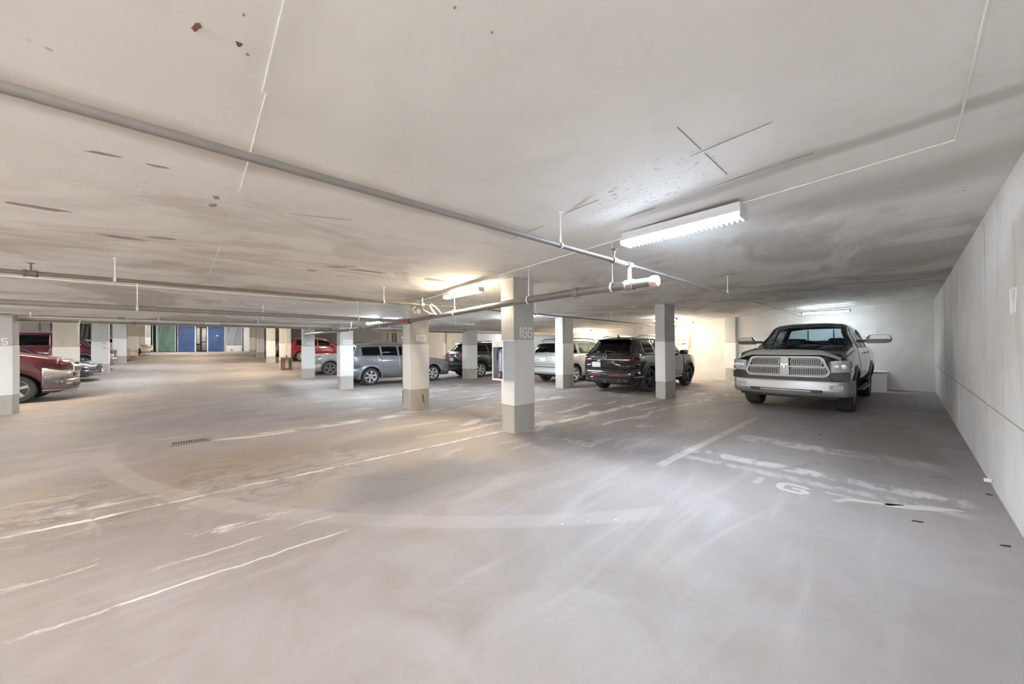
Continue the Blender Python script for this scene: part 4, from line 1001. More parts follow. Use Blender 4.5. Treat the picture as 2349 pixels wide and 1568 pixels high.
# --- bright red SUV
S = suv(4.65, 1.72, (.92, 1.06, 1.06, 1.14), .95, 3.72, .345, W=1.86, paint=P_RED, wsb=1.0, wst=2.1, rwt=4.05, rwb=4.5,
    wins=[(1.75, 2.55), (2.62, 3.4), (3.48, 4.0)], doors=[(1.45, 2.6), (2.62, 3.44)], rim=M_ALLOY, spokes=8, rstyle='eight', glass_side=G_DARK, glass_rear=G_DARK, rails=(2.3, 3.9), railm=M_CHROMED, railh=.03, tail=dict(ks=(3, 4), t=.6, u=.5), head=dict(ks=(3,), t=.5, u=.5), chrome_line=True)
I = make_car('suv', 'bright red SUV seen behind column 155 with its rear wheel showing', (-30.95, 7.5, floor_z(-31)), radians(90), S)
plate(I, .9)
# --- grey car further on
def sedan(L, H, hz, wbf, wbr, r, **k):
    n, h, b0, b1 = hz; wsb, wst = k.pop('wsb', L * .27), k.pop('wst', L * .43); rwt, rwb = k.pop('rwt', L * .66), k.pop('rwb', L * .82)
    S = dict(L=L, wf=wbf, wr=wbr, r=r, sill=k.pop('sill', .2), bot=[(0, .24), (.1, .18), (.5, .18), (L - .6, .2), (L - .12, .25), (L, .32)],
        top=[(0, n), (.06, n + .05), (.25, n + .11), (wsb - .03, h), (wsb, h + .01), (wst, H - .04), (wst + .25, H), (rwt - .2, H - .01), (rwt, H - .04), (rwb, b1 + .06), (rwb + .05, b1 + .055), (L - .1, b1 + .02), (L, b1 - .03)],
        belt=[(0, n - .05), (.25, n + .03), (wsb, b0), (rwb, b1), (L - .1, b1 - .03), (L, b1 - .08)], roofw=[(0, .9), (wsb, .86), (wst, .70), (rwt, .68), (L, .84)], ws=(wsb + .03, wst), rw=(rwt + .03, rwb - .03), plan=PLAN(L))
    S.update(k); return S
S = sedan(4.5, 1.44, (.72, .95, .95, 1.0), .9, 3.6, .32, W=1.76, paint=P_GRAY2, wins=[(1.6, 2.3), (2.38, 3.0)], doors=[(1.35, 2.34), (2.36, 3.2)], rim=M_ALLOYG, glass_side=G_DARK, glass_rear=G_DARK, head=dict(ks=(3,), t=.5, u=.45), tail=dict(ks=(3,), t=.5, u=.3), cabin=False)
make_car('sedan', 'dark grey car glimpsed between the fourth and fifth columns on the right of the lane', (-36.3, 7.2, floor_z(-36.3)), radians(-90), S)
S = sedan(4.4, 1.44, (.74, .95, .95, 1.0), .9, 3.6, .32, W=1.76, paint=P_BEIGE, wins=[(1.6, 2.3), (2.38, 3.0)], doors=[(1.35, 2.34), (2.36, 3.2)], rim=M_ALLOY, glass_side=G_DARK, glass_rear=G_DARK, head=dict(ks=(3,), t=.5, u=.45), tail=dict(ks=(3,), t=.5, u=.3), cabin=False)
make_car('sedan', 'beige car of which only a sliver shows behind the sixth column on the right', (-41.5, 7.0, floor_z(-41.5)), radians(-90), S)

# --- left row: maroon SUV
S = suv(5.2, 2.02, (1.10, 1.50, 1.40, 1.42), .82, 4.0, .38, W=1.98, paint=P_MAROON, lower=P_TAN, wsb=1.45, wst=2.1, rwt=4.85, rwb=5.08,
    wins=[(2.05, 2.8), (2.9, 3.7), (3.8, 4.7)], doors=[(1.72, 2.85), (2.87, 3.75)], rim=M_ALLOYG, spokes=5, glass_side=G_DARK, glass_rear=G_DARK, head=dict(ks=(2,), t=.5, u=.34), tail=dict(ks=(3, 4), t=.8, u=.1), kfb=1, fb=.36, fbm=P_TAN, rails=(2.2, 4.8), bow_f=.16)
I = make_car('suv', 'maroon SUV with pewter bumper, nose showing at the far left between two columns', (-16.95, -5.28, 0), radians(90), S)
strip_front(I, 'grille_frame', -.40, .40, .76, 1.02, M_CHROMED, .02); strip_front(I, 'grille', -.36, .36, .79, .99, mat('brown_grille', (.16, .12, .10), .4), .03)
strip_front(I, 'bumper_groove', -.85, .85, .62, .64, M_TRIM, .004)
for s in (-1, 1):
    strip_front(I, 'fog_light', s * .5, s * .68, .44, .51, M_LENS, .012, 4)
    strip_side(I, 'wheel_trim', s, .05, .36, .30, .33, M_CHROMED)
strip_front(I, 'lower_intake', -.36, .36, .36, .50, M_TRIM, .008)
# --- dark sedan
S = sedan(4.5, 1.44, (.74, .98, .97, 1.0), .92, 3.6, .32, W=1.78, paint=P_DKS, wins=[(1.6, 2.3), (2.38, 3.0)], doors=[(1.35, 2.34), (2.36, 3.2)], rim=M_ALLOY, glass_side=G_DARK, glass_rear=G_DARK, head=dict(ks=(3,), t=.45, u=.55), tail=dict(ks=(3,), t=.5, u=.3), bow_f=.2)
I = make_car('sedan', 'dark plum sedan nose behind the second column on the left', (-23.2, -5.27, floor_z(-23)), radians(90), S)
plate(I, .42, 0, False, .3, .12); strip_front(I, 'grille', -.4, .4, .52, .66, M_TRIM, .02); strip_side(I, 'corner_lamp', -1, .4, .52, .72, .78, M_AMBER)
strip_front(I, 'chrome_strip', -.6, .6, .28, .31, M_CHROMED, .02)
# --- red pickup
S = suv(5.3, 1.93, (1.06, 1.24, 1.22, 1.24), .95, 4.1, .37, W=1.98, paint=P_REDP, lower=P_TAN, wsb=.75, wst=1.35, rwt=5.0, rwb=5.2,
    wins=[(1.0, 1.9), (2.0, 3.2), (3.3, 4.8)], doors=[(.98, 1.95), (1.97, 3.25)], rim=M_ALLOY, spokes=5, glass_side=G_DARK, glass_rear=G_DARK, glass_front=G_DARK, head=dict(ks=(2,), t=.5, u=.4), tail=dict(ks=(3, 4), t=.8, u=.1), kfb=1, fbm=P_TAN, cat='van', flare=P_TAN, flarew=.07, chrome_line=True, rails=(1.5, 4.9), railm=M_CHROMED, railh=.04, mu=1.05)
I = make_car('van', 'tall red van with pewter lower trim behind the dark sedan on the left', (-28.5, -5.68, floor_z(-28.5)), radians(90), S)
for s in (-1, 1): strip_side(I, 'lower_body_trim', s, 1.45, 3.6, .45, .72, P_TAN, .012)
# --- small cars at the end of the left row
S = sedan(4.3, 1.42, (.74, .95, .95, 1.0), .9, 3.5, .31, W=1.74, paint=P_BEIGE, wins=[(1.6, 2.3), (2.38, 3.0)], doors=[(1.35, 2.34), (2.36, 3.2)], rim=M_ALLOY, glass_side=G_DARK, glass_rear=G_DARK, head=dict(ks=(3,), t=.4, u=.6), tail=dict(ks=(3,), t=.5, u=.3), cabin=False, bow_f=.2)
make_car('sedan', 'small beige car nose between the third and fourth columns on the left', (-35.2, -5.0, floor_z(-35.2)), radians(90), S)
S = sedan(4.2, 1.45, (.80, 1.0, .98, 1.02), .85, 3.4, .31, W=1.76, paint=P_WH, wins=[(1.5, 2.2), (2.28, 2.9)], doors=[(1.3, 2.24), (2.26, 3.0)], rim=M_ALLOY, glass_side=G_DARK, glass_rear=G_DARK, head=dict(ks=(3,), t=.5, u=.5), tail=dict(ks=(3,), t=.5, u=.3), cabin=False, bow_f=.2)
I = make_car('hatchback', 'small white car nose near the green tarpaulin at the end of the left row', (-42.6, -4.6, floor_z(-42.6)), radians(90), S)
strip_front(I, 'lower_intake', -.5, .5, .28, .42, M_TRIM, .02)

# ------------------------------------------------------------------ black pickup, front towards the camera
S = dict(L=5.75, W=1.98, wf=1.0, wr=4.42, r=.40, sill=.50, arch=.49, tw=.29, cat='truck',
    bot=[(0, .46), (5.7, .52)],
    top=[(0, 1.19), (.03, 1.24), (.10, 1.27), (.4, 1.30), (1.40, 1.385), (1.46, 1.39), (2.2, 1.90), (2.45, 1.965), (3.0, 1.975), (3.7, 1.96), (3.95, 1.90), (4.08, 1.46), (4.12, 1.36), (5.7, 1.36), (5.75, 1.30)],
    belt=[(0, 1.10), (.15, 1.15), (.6, 1.20), (1.45, 1.28), (4.1, 1.31), (5.75, 1.27)],
    roofw=[(0, .82), (1.4, .86), (2.2, .72), (3.9, .70), (4.12, .93), (5.75, .93)], ws=(1.50, 2.2), rw=(3.97, 4.06), wins=[(2.0, 2.86), (2.95, 3.78)], doors=[(1.66, 2.90), (2.92, 3.85)],
    plan=[(0, .93), (.05, .965), (.2, .985), (.6, 1.0), (5.4, 1.0), (5.75, .97)], paint=P_BLACK, rim=M_ALLOYG, tyre=M_TYRE, flare=mat('flare_plastic', (.07, .07, .07), .4), flarew=.09, bow_f=.10, mirror=False, hood=(.16, 1.44), kfb=-1, fb=.01, tg=5.6,
    glass_side=G_LIGHT, glass_front=glass('truck_windshield', (.62, .69, .72), .8), glass_rear=glass('truck_rear_glass', (.93, .97, .98), .5), hoodrise=.13, seats=(2.9, 3.75), handm=M_CHROMED, rimr=.6)
I = make_car('pickup_truck', 'large black pickup truck with chrome grille and bumper facing the camera at the back wall', (-1.66, 9.32 + 2.875, 0), radians(-90 - .9), S)
car = I['car']; X = I['X']
XF = X(0)
def bowx(y, c=.10, w=.99): return XF + c * (1 - (y / w) ** 2)
def fplate(nm, poly, x0, x1, m, par=None, bow=.10, smooth=None, mirror=False, sub=5):
    """front fascia piece; poly in (y, z), follows the curve of the nose; subdivided so that it can bend"""
    out = []
    for s in ((1, -1) if mirror else (1,)):
        bm = B(); vs = [bm.verts.new((0, s * y, z)) for y, z in poly]; bm.faces.new(vs)
        ys = [s * y for y, z in poly]; a, b = min(ys), max(ys)
        for k in range(1, sub + 1):
            c = a + (b - a) * k / (sub + 1)
            bmesh.ops.bisect_plane(bm, geom=bm.verts[:] + bm.edges[:] + bm.faces[:], plane_co=(0, c, 0), plane_no=(0, 1, 0))
        r_ = bmesh.ops.extrude_face_region(bm, geom=bm.faces[:]); ev = [v for v in r_['geom'] if isinstance(v, bmesh.types.BMVert)]
        es = set(ev)
        for v in bm.verts: v.co.x = bowx(v.co.y, bow) + (x1 if v in es else x0)
        o = obj(nm, bm, m, par or car, smooth); out.append(o)
    return out
def ringplate(nm, outer, inner, x0, x1, m, par=None, bow=.10):
    bm = B(); n = len(outer); V = []
    for P, x in ((outer, x0), (outer, x1), (inner, x1), (inner, x0)): V.append([bm.verts.new((bowx(y, bow) + x, y, z)) for y, z in P])
    for a in range(4):
        for i in range(n):
            A, C = V[a], V[(a + 1) % 4]; bm.faces.new((A[i], A[(i + 1) % n], C[(i + 1) % n], C[i]))
    return obj(nm, bm, m, par or car, 40)
M_CHR = mat('satin_chrome', (.36, .36, .355), .36, .5)
M_GUARD = mat('smoked_hood_guard', (.36, .355, .34), .35, 0)
def rr(y0, y1, z0, z1, r, n=4, top=1.0):
    """rounded box outline, the top narrowed by factor"""
    P = []
    for cx, cz, a in ((y1 * top - r, z1 - r, 0), (y0 * top + r, z1 - r, 90), (y0 + r, z0 + r, 180), (y1 - r, z0 + r, 270)):
        for k in range(n + 1):
            t = radians(a + 90 * k / n); P.append((cx + r * cos(t), cz + r * sin(t)))
    return P
# grille surround: wide trapezoid, wider at the bottom
out_ = rr(-.71, .71, .765, 1.18, .12, 6, .90); inn_ = rr(-.665, .665, .80, 1.145, .09, 6, .90)
# densify straight runs so the surround bends with the nose
def dens(P, Q, step=.15):
    A, C = [], []
    for i in range(len(P)):
        p, q = P[i], P[(i + 1) % len(P)]; u, v = Q[i], Q[(i + 1) % len(P)]; n = max(1, int(math.dist(p, q) / step))
        for k in range(n): A.append((p[0] + (q[0] - p[0]) * k / n, p[1] + (q[1] - p[1]) * k / n)); C.append((u[0] + (v[0] - u[0]) * k / n, u[1] + (v[1] - u[1]) * k / n))
    return A, C
A_, C_ = dens(out_, inn_)
gr = ringplate('grille_surround', A_, C_, -.02, .075, M_CHR)
fplate('grille_backing', inn_, -.02, .005, M_DARK, gr)
fplate('grille_cross_bar', [(-.64, .955), (.64, .955), (.64, .987), (-.64, .987)], .0, .07, M_CHR, gr)
fplate('grille_cross_bar', [(-.08, .79), (.08, .79), (.07, 1.155), (-.07, 1.155)], .0, .085, M_CHR, gr)
for sg in (-1, 1):
    for (z0, z1, ya) in ((.815, .935, .625), (1.005, 1.125, .575)):
        y0, y1 = sorted((sg * .105, sg * ya))
        ringplate('grille_frame', *dens(rr(y0 - .012, y1 + .012, z0 - .010, z1 + .010, .03, 3), rr(y0, y1, z0, z1, .025, 3)), .0, .05, mat('grille_frame_grey', (.34, .34, .33), .4, .4), gr)
        bm = B(); c = .068; h = .030; th = .0035; bars = []
        n = int((y1 - y0) / c) + 2; rows = int(round((z1 - z0) / h * 2))
        for j in range(-1, rows + 1):
            for i in range(-1, n):
                yy = y0 + (i + (.5 if j % 2 else 0)) * c; zz = z0 + j * h / 2
                for q in ((yy - .012, zz, yy + .012, zz), (yy + .012, zz, yy + c / 2 - .012, zz + h / 2), (yy - .012, zz, yy - c / 2 + .012, zz + h / 2)):
                    a0, b0, a1, b1 = q
                    if min(a0, a1) < y0 - .004 or max(a0, a1) > y1 + .004 or b0 < z0 - .004 or b1 > z1 + .004: continue
                    l = math.hypot(a1 - a0, b1 - b0); nx, nz = -(b1 - b0) / l * th, (a1 - a0) / l * th
                    add_prism(bm, [(a0 + nx, b0 + nz), (a1 + nx, b1 + nz), (a1 - nx, b1 - nz), (a0 - nx, b0 - nz)], .02, .035, lambda a, b, d: (bowx(a) + d, a, b))
        tag(obj('honeycomb_mesh', bm, M_CHR, gr), kind='stuff')
# horned head emblem in a shield
bm = B()
def em(P, a, b): add_prism(bm, P, a, b, lambda u, v, d: (bowx(u) + d, u, .985 + v))
for s in (-1, 1):
    em([(s * .004, .04), (s * .045, .052), (s * .062, .03), (s * .052, -.012), (s * .036, -.028), (s * .04, .006), (s * .03, .022), (s * .008, .012)], .08, .105)
em([(-.022, .02), (.022, .02), (.014, -.035), (0, -.058), (-.014, -.035)], .08, .112)
obj('emblem', bm, M_CHROME, gr)
# hood front lip / stone guard curving over the grille
bm = B(); rows = []
for k in range(33):
    y = -.86 + 1.72 * k / 32; t = abs(y)
    zc = 1.262 - .02 * (t / .86) ** 2 - .115 * max(0, (t - .56) / .30) ** 1.5; hh = .115 - .06 * (t / .86) ** 2
    x = bowx(y, .12)
    rows.append([bm.verts.new(p) for p in ((x - .02, y, zc - hh / 2), (x + .055, y, zc - hh / 2), (x + .045, y, zc), (x - .02, y, zc + hh / 2), (x - .05, y, zc + hh / 2 - .012))])
for p, q in zip(rows, rows[1:]):
    for j in range(5): bm.faces.new((p[j], p[(j + 1) % 5], q[(j + 1) % 5], q[j]))
bm.faces.new(rows[0]); bm.faces.new(rows[-1]); obj('hood_guard', bm, M_GUARD, car, 50)
# power bulge on the hood
bm = B(); rows = []
for i in range(13):
    u = .22 + 1.22 * i / 12; w = .44 + .06 * i / 12; row = []
    for k in range(11):
        f = -1 + 2 * k / 10; y = f * w; z = I['top'](u) - .035 + .062 * (1 - abs(f) ** 5)
        row.append(bm.verts.new((X(u), y, z)))
    rows.append(row)
for p, q in zip(rows, rows[1:]):
    for j in range(10): bm.faces.new((p[j], p[j + 1], q[j + 1], q[j]))
bmesh.ops.solidify(bm, geom=bm.faces[:], thickness=.03); obj('hood_bulge', bm, P_BLACK, car, 50)
# headlights wrapping the corners
for s in (-1, 1):
    bm = B(); V = []
    pts = [(.715, 0), (.80, 0), (.88, 0), (.94, .03), (.985, .10), (.998, .22), (1.0, .34)]
    for (y, back) in pts:
        xx = (bowx(y, .10) + .035 if back < .02 else XF - back + .05)
        f = min(1, back / .34); f2 = (y - .715) / .285
        z0, z1 = .862 + .02 * f2, 1.085 + .015 * min(1, f2 * 3) - .02 * f
        V.append([bm.verts.new(p) for p in ((xx, s * y, z0), (xx, s * y, z1), (xx - .06, s * (y - .05), z1), (xx - .06, s * (y - .05), z0))])
    for p, q in zip(V, V[1:]):
        for j in range(4): bm.faces.new((p[j], p[(j + 1) % 4], q[(j + 1) % 4], q[j]))
    bm.faces.new(V[0]); bm.faces.new(V[-1])
    h = obj('headlight', bm, mat('headlight_body', (.42, .43, .44), .12, .3, coat=1, var=.15, scale=18), car, 50)
    for yy, rad in ((.80, .05), (.895, .055)):
        bm = B(); add_lathe(bm, [(rad, 0), (rad * .85, -.003), (rad * .4, -.005), (.001, -.006)], 20); bmesh.ops.rotate(bm, verts=bm.verts, matrix=Matrix.Rotation(pi / 2, 3, 'Z')); bmesh.ops.translate(bm, verts=bm.verts, vec=(bowx(yy) + .046, s * yy, .975)); obj('lamp_bowl', bm, mat('lamp_bowl', (.48, .48, .48), .25, .3), h, 50)
    bm = B(); add_box(bm, (XF - .16 + .05, s * .995, .93), (.16, .012, .07), .004); obj('side_marker', bm, mat('peach_lens', (.62, .42, .38), .2, coat=1), h)
# upper black valance and chrome bumper
fplate('front_valance', [(-.985, .70), (.985, .70), (.985, .855), (.72, .855), (.70, .80), (.66, .77), (-.66, .77), (-.70, .80), (-.72, .855), (-.985, .855)], -.06, .02, P_BLACK, sub=9)
fplate('front_valance_strip', [(-.70, .70), (.70, .70), (.70, .775), (-.70, .775)], .0, .05, mat('valance_plastic', (.06, .06, .055), .5), sub=7)
# bumper: profile swept along the nose with wrap-around corners
bm = B(); rows = []; N_ = 44
for k in range(N_ + 1):
    f = -1 + 2 * k / N_; a = abs(f)
    if a < .84: y = f / .84 * .88; x = bowx(y, .10) + .10
    else:
        g = (a - .84) / .16; y = (1 if f > 0 else -1) * (.88 + .135 * sin(g * pi / 2)); x = bowx(.88, .10) + .10 - .42 * (1 - cos(g * pi / 2)) - .12 * g
    lo = .40 - .02 * (1 - a * a); row = []
    for (dx, z) in ((-.03, .70), (.02, .695), (.035, .66), (.03, .58), (.045, .53), (.04, .47), (.0, lo + .02), (-.05, lo), (-.07, .5)): row.append(bm.verts.new((x + dx, y, z)))
    rows.append(row)
for p, q in zip(rows, rows[1:]):
    for j in range(9): bm.faces.new((p[j], p[(j + 1) % 9], q[(j + 1) % 9], q[j]))
bm.faces.new(rows[0]); bm.faces.new(rows[-1])
bp = obj('front_bumper', bm, M_CHR, car, 45)
fplate('bumper_slot', rr(-.60, .60, .475, .52, .02, 3), .10, .152, M_DARK, bp)
fplate('bumper_slot_lip', rr(-.44, .44, .482, .506, .01, 2), .12, .156, M_CHR, bp)
for s in (-1, 1):
    fplate('tow_hook', rr(s * .50 - .075, s * .50 + .075, .465, .515, .022, 3), .10, .172, mat('tow_hook_black', (.02, .02, .02), .35), bp)
    ringplate('fog_light_bezel', *dens(rr(s * .80 - .10, s * .80 + .10, .535, .625, .015, 2), rr(s * .80 - .082, s * .80 + .082, .55, .612, .01, 2)), .12, .15, M_CHR, bp)
    fplate('fog_light', rr(s * .80 - .082, s * .80 + .082, .55, .612, .01, 2), .12, .14, M_LENS, bp)
fplate('air_dam', [(-.80, .34), (.80, .34), (.86, .42), (-.86, .42)], .0, .04, M_DARK)
# towing mirrors
for s in (-1, 1):
    bm = B(); u = 1.98
    add_prism(bm, [(0, -.09), (.30, -.09), (.385, -.07), (.41, 0), (.37, .095), (.06, .105), (.0, .03)], -.07, .07, lambda a, b, d, s=s: (X(u) + d, s * (1.06 + a), 1.525 + b)); bmesh.ops.bevel(bm, geom=bm.edges[:], offset=.012, segments=2, affect='EDGES')
    mo = obj('mirror', bm, mat('mirror_black', (.035, .035, .037), .35), car, 50)
    bm = B(); add_prism(bm, [(.05, .005), (.39, .005), (.36, .085), (.08, .095)], .068, .082, lambda a, b, d, s=s: (X(u) + d, s * (1.06 + a), 1.525 + b)); tag(obj('mirror_cap', bm, M_CHR, mo), 'silver mirror cap')
    bm = B(); add_box(bm, (X(u), s * 1.02, 1.49), (.10, .24, .06), .015); obj('mirror_arm', bm, M_TRIM, mo)
# running boards, cowl, wipers, rear window frame, dashboard clutter
for s in (-1, 1):
    bm = B(); add_box(bm, (X(2.75), s * .98, .42), (2.0, .12, .04), .012); obj('running_board', bm, M_TRIMG, car)
bm = B(); add_box(bm, (X(1.46), 0, 1.388), (.12, 1.5, .03), .01); obj('cowl', bm, M_TRIM, car)
for y in (-.45, .3):
    bm = B(); add_tube(bm, [(X(1.47), y + .25, 1.41), (X(1.60), y, 1.475), (X(1.66), y - .25, 1.52)], .008, 6); obj('wiper', bm, M_TRIM, car)
bm = B()
for y in (-.28, .28): add_box(bm, (X(4.0), y, 1.62), (.03, .02, .42))
obj('slider_window_frame', bm, M_TRIM, car)
bm = B(); add_box(bm, (X(2.12), 0, 1.84), (.03, .24, .07), .01); add_cyl(bm, (X(2.12), 0, 1.84), (X(2.12), 0, 1.92), .008, 6); obj('rear_view_mirror', bm, M_TRIM, car)

# ------------------------------------------------------------------ fire extinguisher cabinet
M_CABW = mat('white_enamel', (.84, .86, .90), .35); 
cab = thing('fire_extinguisher_cabinet', 'white wall cabinet with a glass front fixed to column 166', 'cabinet', (-4.385, 3.905, .88))
w_, d_, h_ = .27, .24, .63
bm = B()
add_box(bm, (0, -.010, h_ / 2), (w_ - .026, .012, h_ - .026)); add_box(bm, (0, -d_ / 2, .006), (w_ - .026, d_ - .002, .012)); add_box(bm, (0, -d_ / 2, h_ - .006), (w_ - .026, d_ - .002, .012))
for s in (-1, 1): add_box(bm, (s * (w_ / 2 - .006), -d_ / 2, h_ / 2), (.012, d_, h_))
obj('case', bm, M_CABW, cab)
bm = B(); fr = .022
add_box(bm, (0, -d_ - .008, h_ - .05), (w_ + .012, .018, .10)); add_box(bm, (0, -d_ - .008, .014), (w_ + .012, .018, .028))
for s in (-1, 1): add_box(bm, (s * (w_ / 2 - fr / 2 + .005), -d_ - .008, (h_ - .10 + .028) / 2), (fr, .0175, h_ - .129))
dr = obj('door', bm, M_CABW, cab)
bm = B(); add_cyl(bm, (0, -d_ - .016, h_ - .05), (0, -d_ - .024, h_ - .05), .008, 12); obj('lock', bm, M_CHROMED, dr, 40)
bm = B(); add_box(bm, (0, -d_ - .004, h_ / 2 - .035), (w_ - .03, .004, h_ - .12)); obj('glass_pane', bm, glass('cabinet_glass', (.86, .88, .92), .6), dr)
bm = B(); add_box(bm, (0, -.02, h_ / 2), (w_ - .03, .004, h_ - .04)); obj('back_panel', bm, mat('cabinet_shade', (.52, .53, .56), .6), cab)  # grey sheet paints the shade inside the white case
ext = thing('fire_extinguisher', 'small extinguisher with pale body and dark red base inside the column cabinet', 'extinguisher', (-4.385, 3.735, .893))
bm = B(); add_lathe(bm, [(.001, 0), (.055, 0), (.055, .13)], 24, axis='Z'); tag(obj('lower_band', bm, mat('dark_red_band', (.28, .04, .07), .35), ext, 40), 'dark red lower band')
bm = B(); add_lathe(bm, [(.055, .13), (.055, .40), (.048, .445), (.022, .47), (.02, .49), (.001, .49)], 24, axis='Z'); tag(obj('cylinder', bm, mat('pale_cylinder', (.74, .74, .74), .3, .2), ext, 40), 'pale cylinder with small printed marks')
bm = B(); add_cyl(bm, (0, 0, .48), (0, 0, .52), .018, 12); add_box(bm, (0, -.035, .535), (.02, .11, .012), .003); add_box(bm, (0, -.03, .515), (.016, .09, .01), .003); obj('valve_handle', bm, M_TRIM, ext)
bm = B(); add_tube(bm, [(-.02, -.01, .50), (-.055, -.02, .49), (-.072, -.03, .42), (-.07, -.03, .30)], .009, 8); obj('hose', bm, M_TRIM, ext, 40)
bm = B(); add_box(bm, (0, -.056, .07), (.035, .004, .06), .001); obj('label_sticker', bm, mat('sticker', (.78, .72, .70), .5), ext)

# ------------------------------------------------------------------ floor drain
dr = thing('floor_drain', 'long slotted cast iron floor drain in the lane at the left', 'drain', (-7.35, 0, 0), radians(92))
bm = B(); add_box(bm, (0, 0, .002), (.46, .24, .006)); obj('pit', bm, mat('drain_dark', (.05, .045, .04), .9), dr)
bm = B()
for s in (-1, 1): add_box(bm, (0, s * .11, .006), (.46, .02, .014)); add_box(bm, (s * .22, 0, .006), (.02, .24, .014))
obj('frame', bm, mat('drain_iron', (.36, .33, .30), .7, .3), dr)
for i in range(15):
    bm = B(); add_box(bm, (-.20 + .4 * i / 14, 0, .007), (.012, .2, .012)); obj('slat', bm, mat('drain_iron', (.36, .33, .30)), dr)

# ------------------------------------------------------------------ timber guard with pipe, column five
g = thing('timber_pipe_guard', 'small brown timber frame around the foot of a pipe, before the beige column', 'guard', (-24.3, 4.17, floor_z(-24.2)), radians(90))
M_WOOD = mat('brown_timber', (.20, .11, .06), .7, var=.3, scale=14)
for i, x in enumerate((-.22, .22)):
    bm = B(); add_box(bm, (x, -.2, .33), (.06, .07, .72), .006); obj('post', bm, M_WOOD, g)
    bm = B(); add_box(bm, (x, .12, .33), (.07, .07, .72), .006); obj('post', bm, M_WOOD, g)
for z in (.66, .07):
    bm = B(); add_box(bm, (0, -.24, z), (.52, .03, .08), .005); obj('rail', bm, M_WOOD, g)
bm = B(); add_box(bm, (0, 0, .71), (.54, .5, .03), .005); obj('top_board', bm, M_WOOD, g)
bm = B(); add_box(bm, (.02, -.06, .34), (.14, .06, .6), .005); tag(obj('inner_panel', bm, mat('pale_board', (.72, .62, .50), .6), g), 'pale board standing inside')
bm = B(); add_cyl(bm, (.0, 0, .72), (0, 0, 2.45), .035, 12); obj('riser_pipe', bm, mat('tan_pipe', (.62, .52, .40), .5), g, 40)
bm = B(); add_cyl(bm, (0, 0, .74), (0, 0, .86), .06, 12, .035); obj('pipe_collar', bm, M_WOOD, g, 40)

# ------------------------------------------------------------------ white box behind the pickup
b = thing('storage_box', 'white square box standing against the back wall right of the pickup', 'box', (-.86, 15.86, 0))
bm = B(); add_box(bm, (0, 0, .28), (.88, .60, .56), .012); obj('case', bm, mat('offwhite_box', (.74, .715, .69), .6, var=.05), b)
bm = B(); add_box(bm, (0, 0, .575), (.91, .63, .03), .01); obj('lid', bm, mat('offwhite_lid', (.78, .755, .73), .6), b)

# ------------------------------------------------------------------ wall rack with hung things
rk = thing('wall_rack', 'pale steel rack with rails fixed to the back wall behind the black SUV hood', 'rack', (-6.78, 16.0, 1.15))
M_RK = mat('rack_cream', (.80, .74, .66), .5); M_RKD = mat('rack_brown', (.34, .27, .22), .6)
for x in (-.30, .42, .50):
    bm = B(); add_box(bm, (x, -.02 - (.06 if x > .45 else 0), .38), (.03, .03, .80), .004); obj('upright', bm, M_RK if x < .45 else M_RKD, rk)
for z in (.02, .50, .68):
    bm = B(); add_box(bm, (.06, -.03, z), (.72, .03, .03), .004); obj('rail', bm, M_RKD if z > .1 else M_RK, rk)
bm = B()
for z0 in (.45, .70): add_tube(bm, [(.45, -.05, z0), (.54, -.07, z0 + .02), (.57, -.07, z0 - .08), (.54, -.07, z0 - .22), (.47, -.05, z0 - .3)], .014, 8)
tag(obj('strap', bm, M_RKD, rk, 40), kind='stuff')
hat = thing('hanging_bag', 'small pale bag with brown top hanging on the wall rack', 'bag', (-6.70, 15.87, 1.17))
bm = B(); add_lathe(bm, [(.001, 0), (.12, .01), (.15, .12), (.10, .24), (.05, .30)], 16, axis='Z'); bmesh.ops.scale(bm, verts=bm.verts, vec=(1, .5, 1)); obj('pouch', bm, mat('pale_cloth', (.78, .70, .64), .8), hat, 50)
bm = B(); add_lathe(bm, [(.05, .29), (.09, .31), (.08, .35), (.001, .39)], 16, axis='Z'); bmesh.ops.scale(bm, verts=bm.verts, vec=(1, .5, 1)); obj('flap', bm, M_RKD, hat, 50)
bm = B(); add_tube(bm, [(-.06, 0, .32), (-.02, 0, .46), (.08, 0, .46), (.12, 0, .34), (.12, 0, .1)], .012, 8); obj('strap', bm, M_RKD, hat, 40)

# ------------------------------------------------------------------ tarpaulin screens at the end of the lane
FX = -54.0; FZ = floor_z(FX); SH = 2.98
M_FR = mat('white_frame_paint', (.82, .83, .83), .5)
def tarp(lab, y0, y1, m, wr=.03, z0=.05, z1=SH - .05, sc=1.0, name='tarpaulin', frame=True, lower=None):
    t = thing(name, lab, 'tarpaulin', (FX, (y0 + y1) / 2, FZ)); w = y1 - y0
    bm = B(); ny, nz = 22, 22; V = []
    for i in range(ny + 1):
        row = []
        for j in range(nz + 1):
            u, v = i / ny, j / nz
            d = wr * (sin(9 * u * sc + 4 * v + 2 * sin(5 * v)) * .6 + sin(23 * u * sc - 9 * v) * .3) + wr * 1.2 * sin(pi * u) * sin(pi * v) * (1 if sc == 1 else .2) + random.uniform(-.1, .1) * wr
            row.append(bm.verts.new((d + .03, -w / 2 + .05 + (w - .1) * u, z0 + (z1 - z0) * v)))
        V.append(row)
    for i in range(ny):
        for j in range(nz): bm.faces.new((V[i][j], V[i + 1][j], V[i + 1][j + 1], V[i][j + 1]))
    bmesh.ops.solidify(bm, geom=bm.faces[:], thickness=.01); obj('sheet', bm, m, t, 60)
    if frame:
        for y in (-w / 2 + .02, w / 2 - .02):
            bm = B(); add_box(bm, (0, y, SH / 2), (.06, .05, SH)); obj('post', bm, M_FR, t)
        bm = B(); add_box(bm, (0, 0, SH - .02), (.06, w, .04)); obj('top_rail', bm, M_FR, t)
    return t
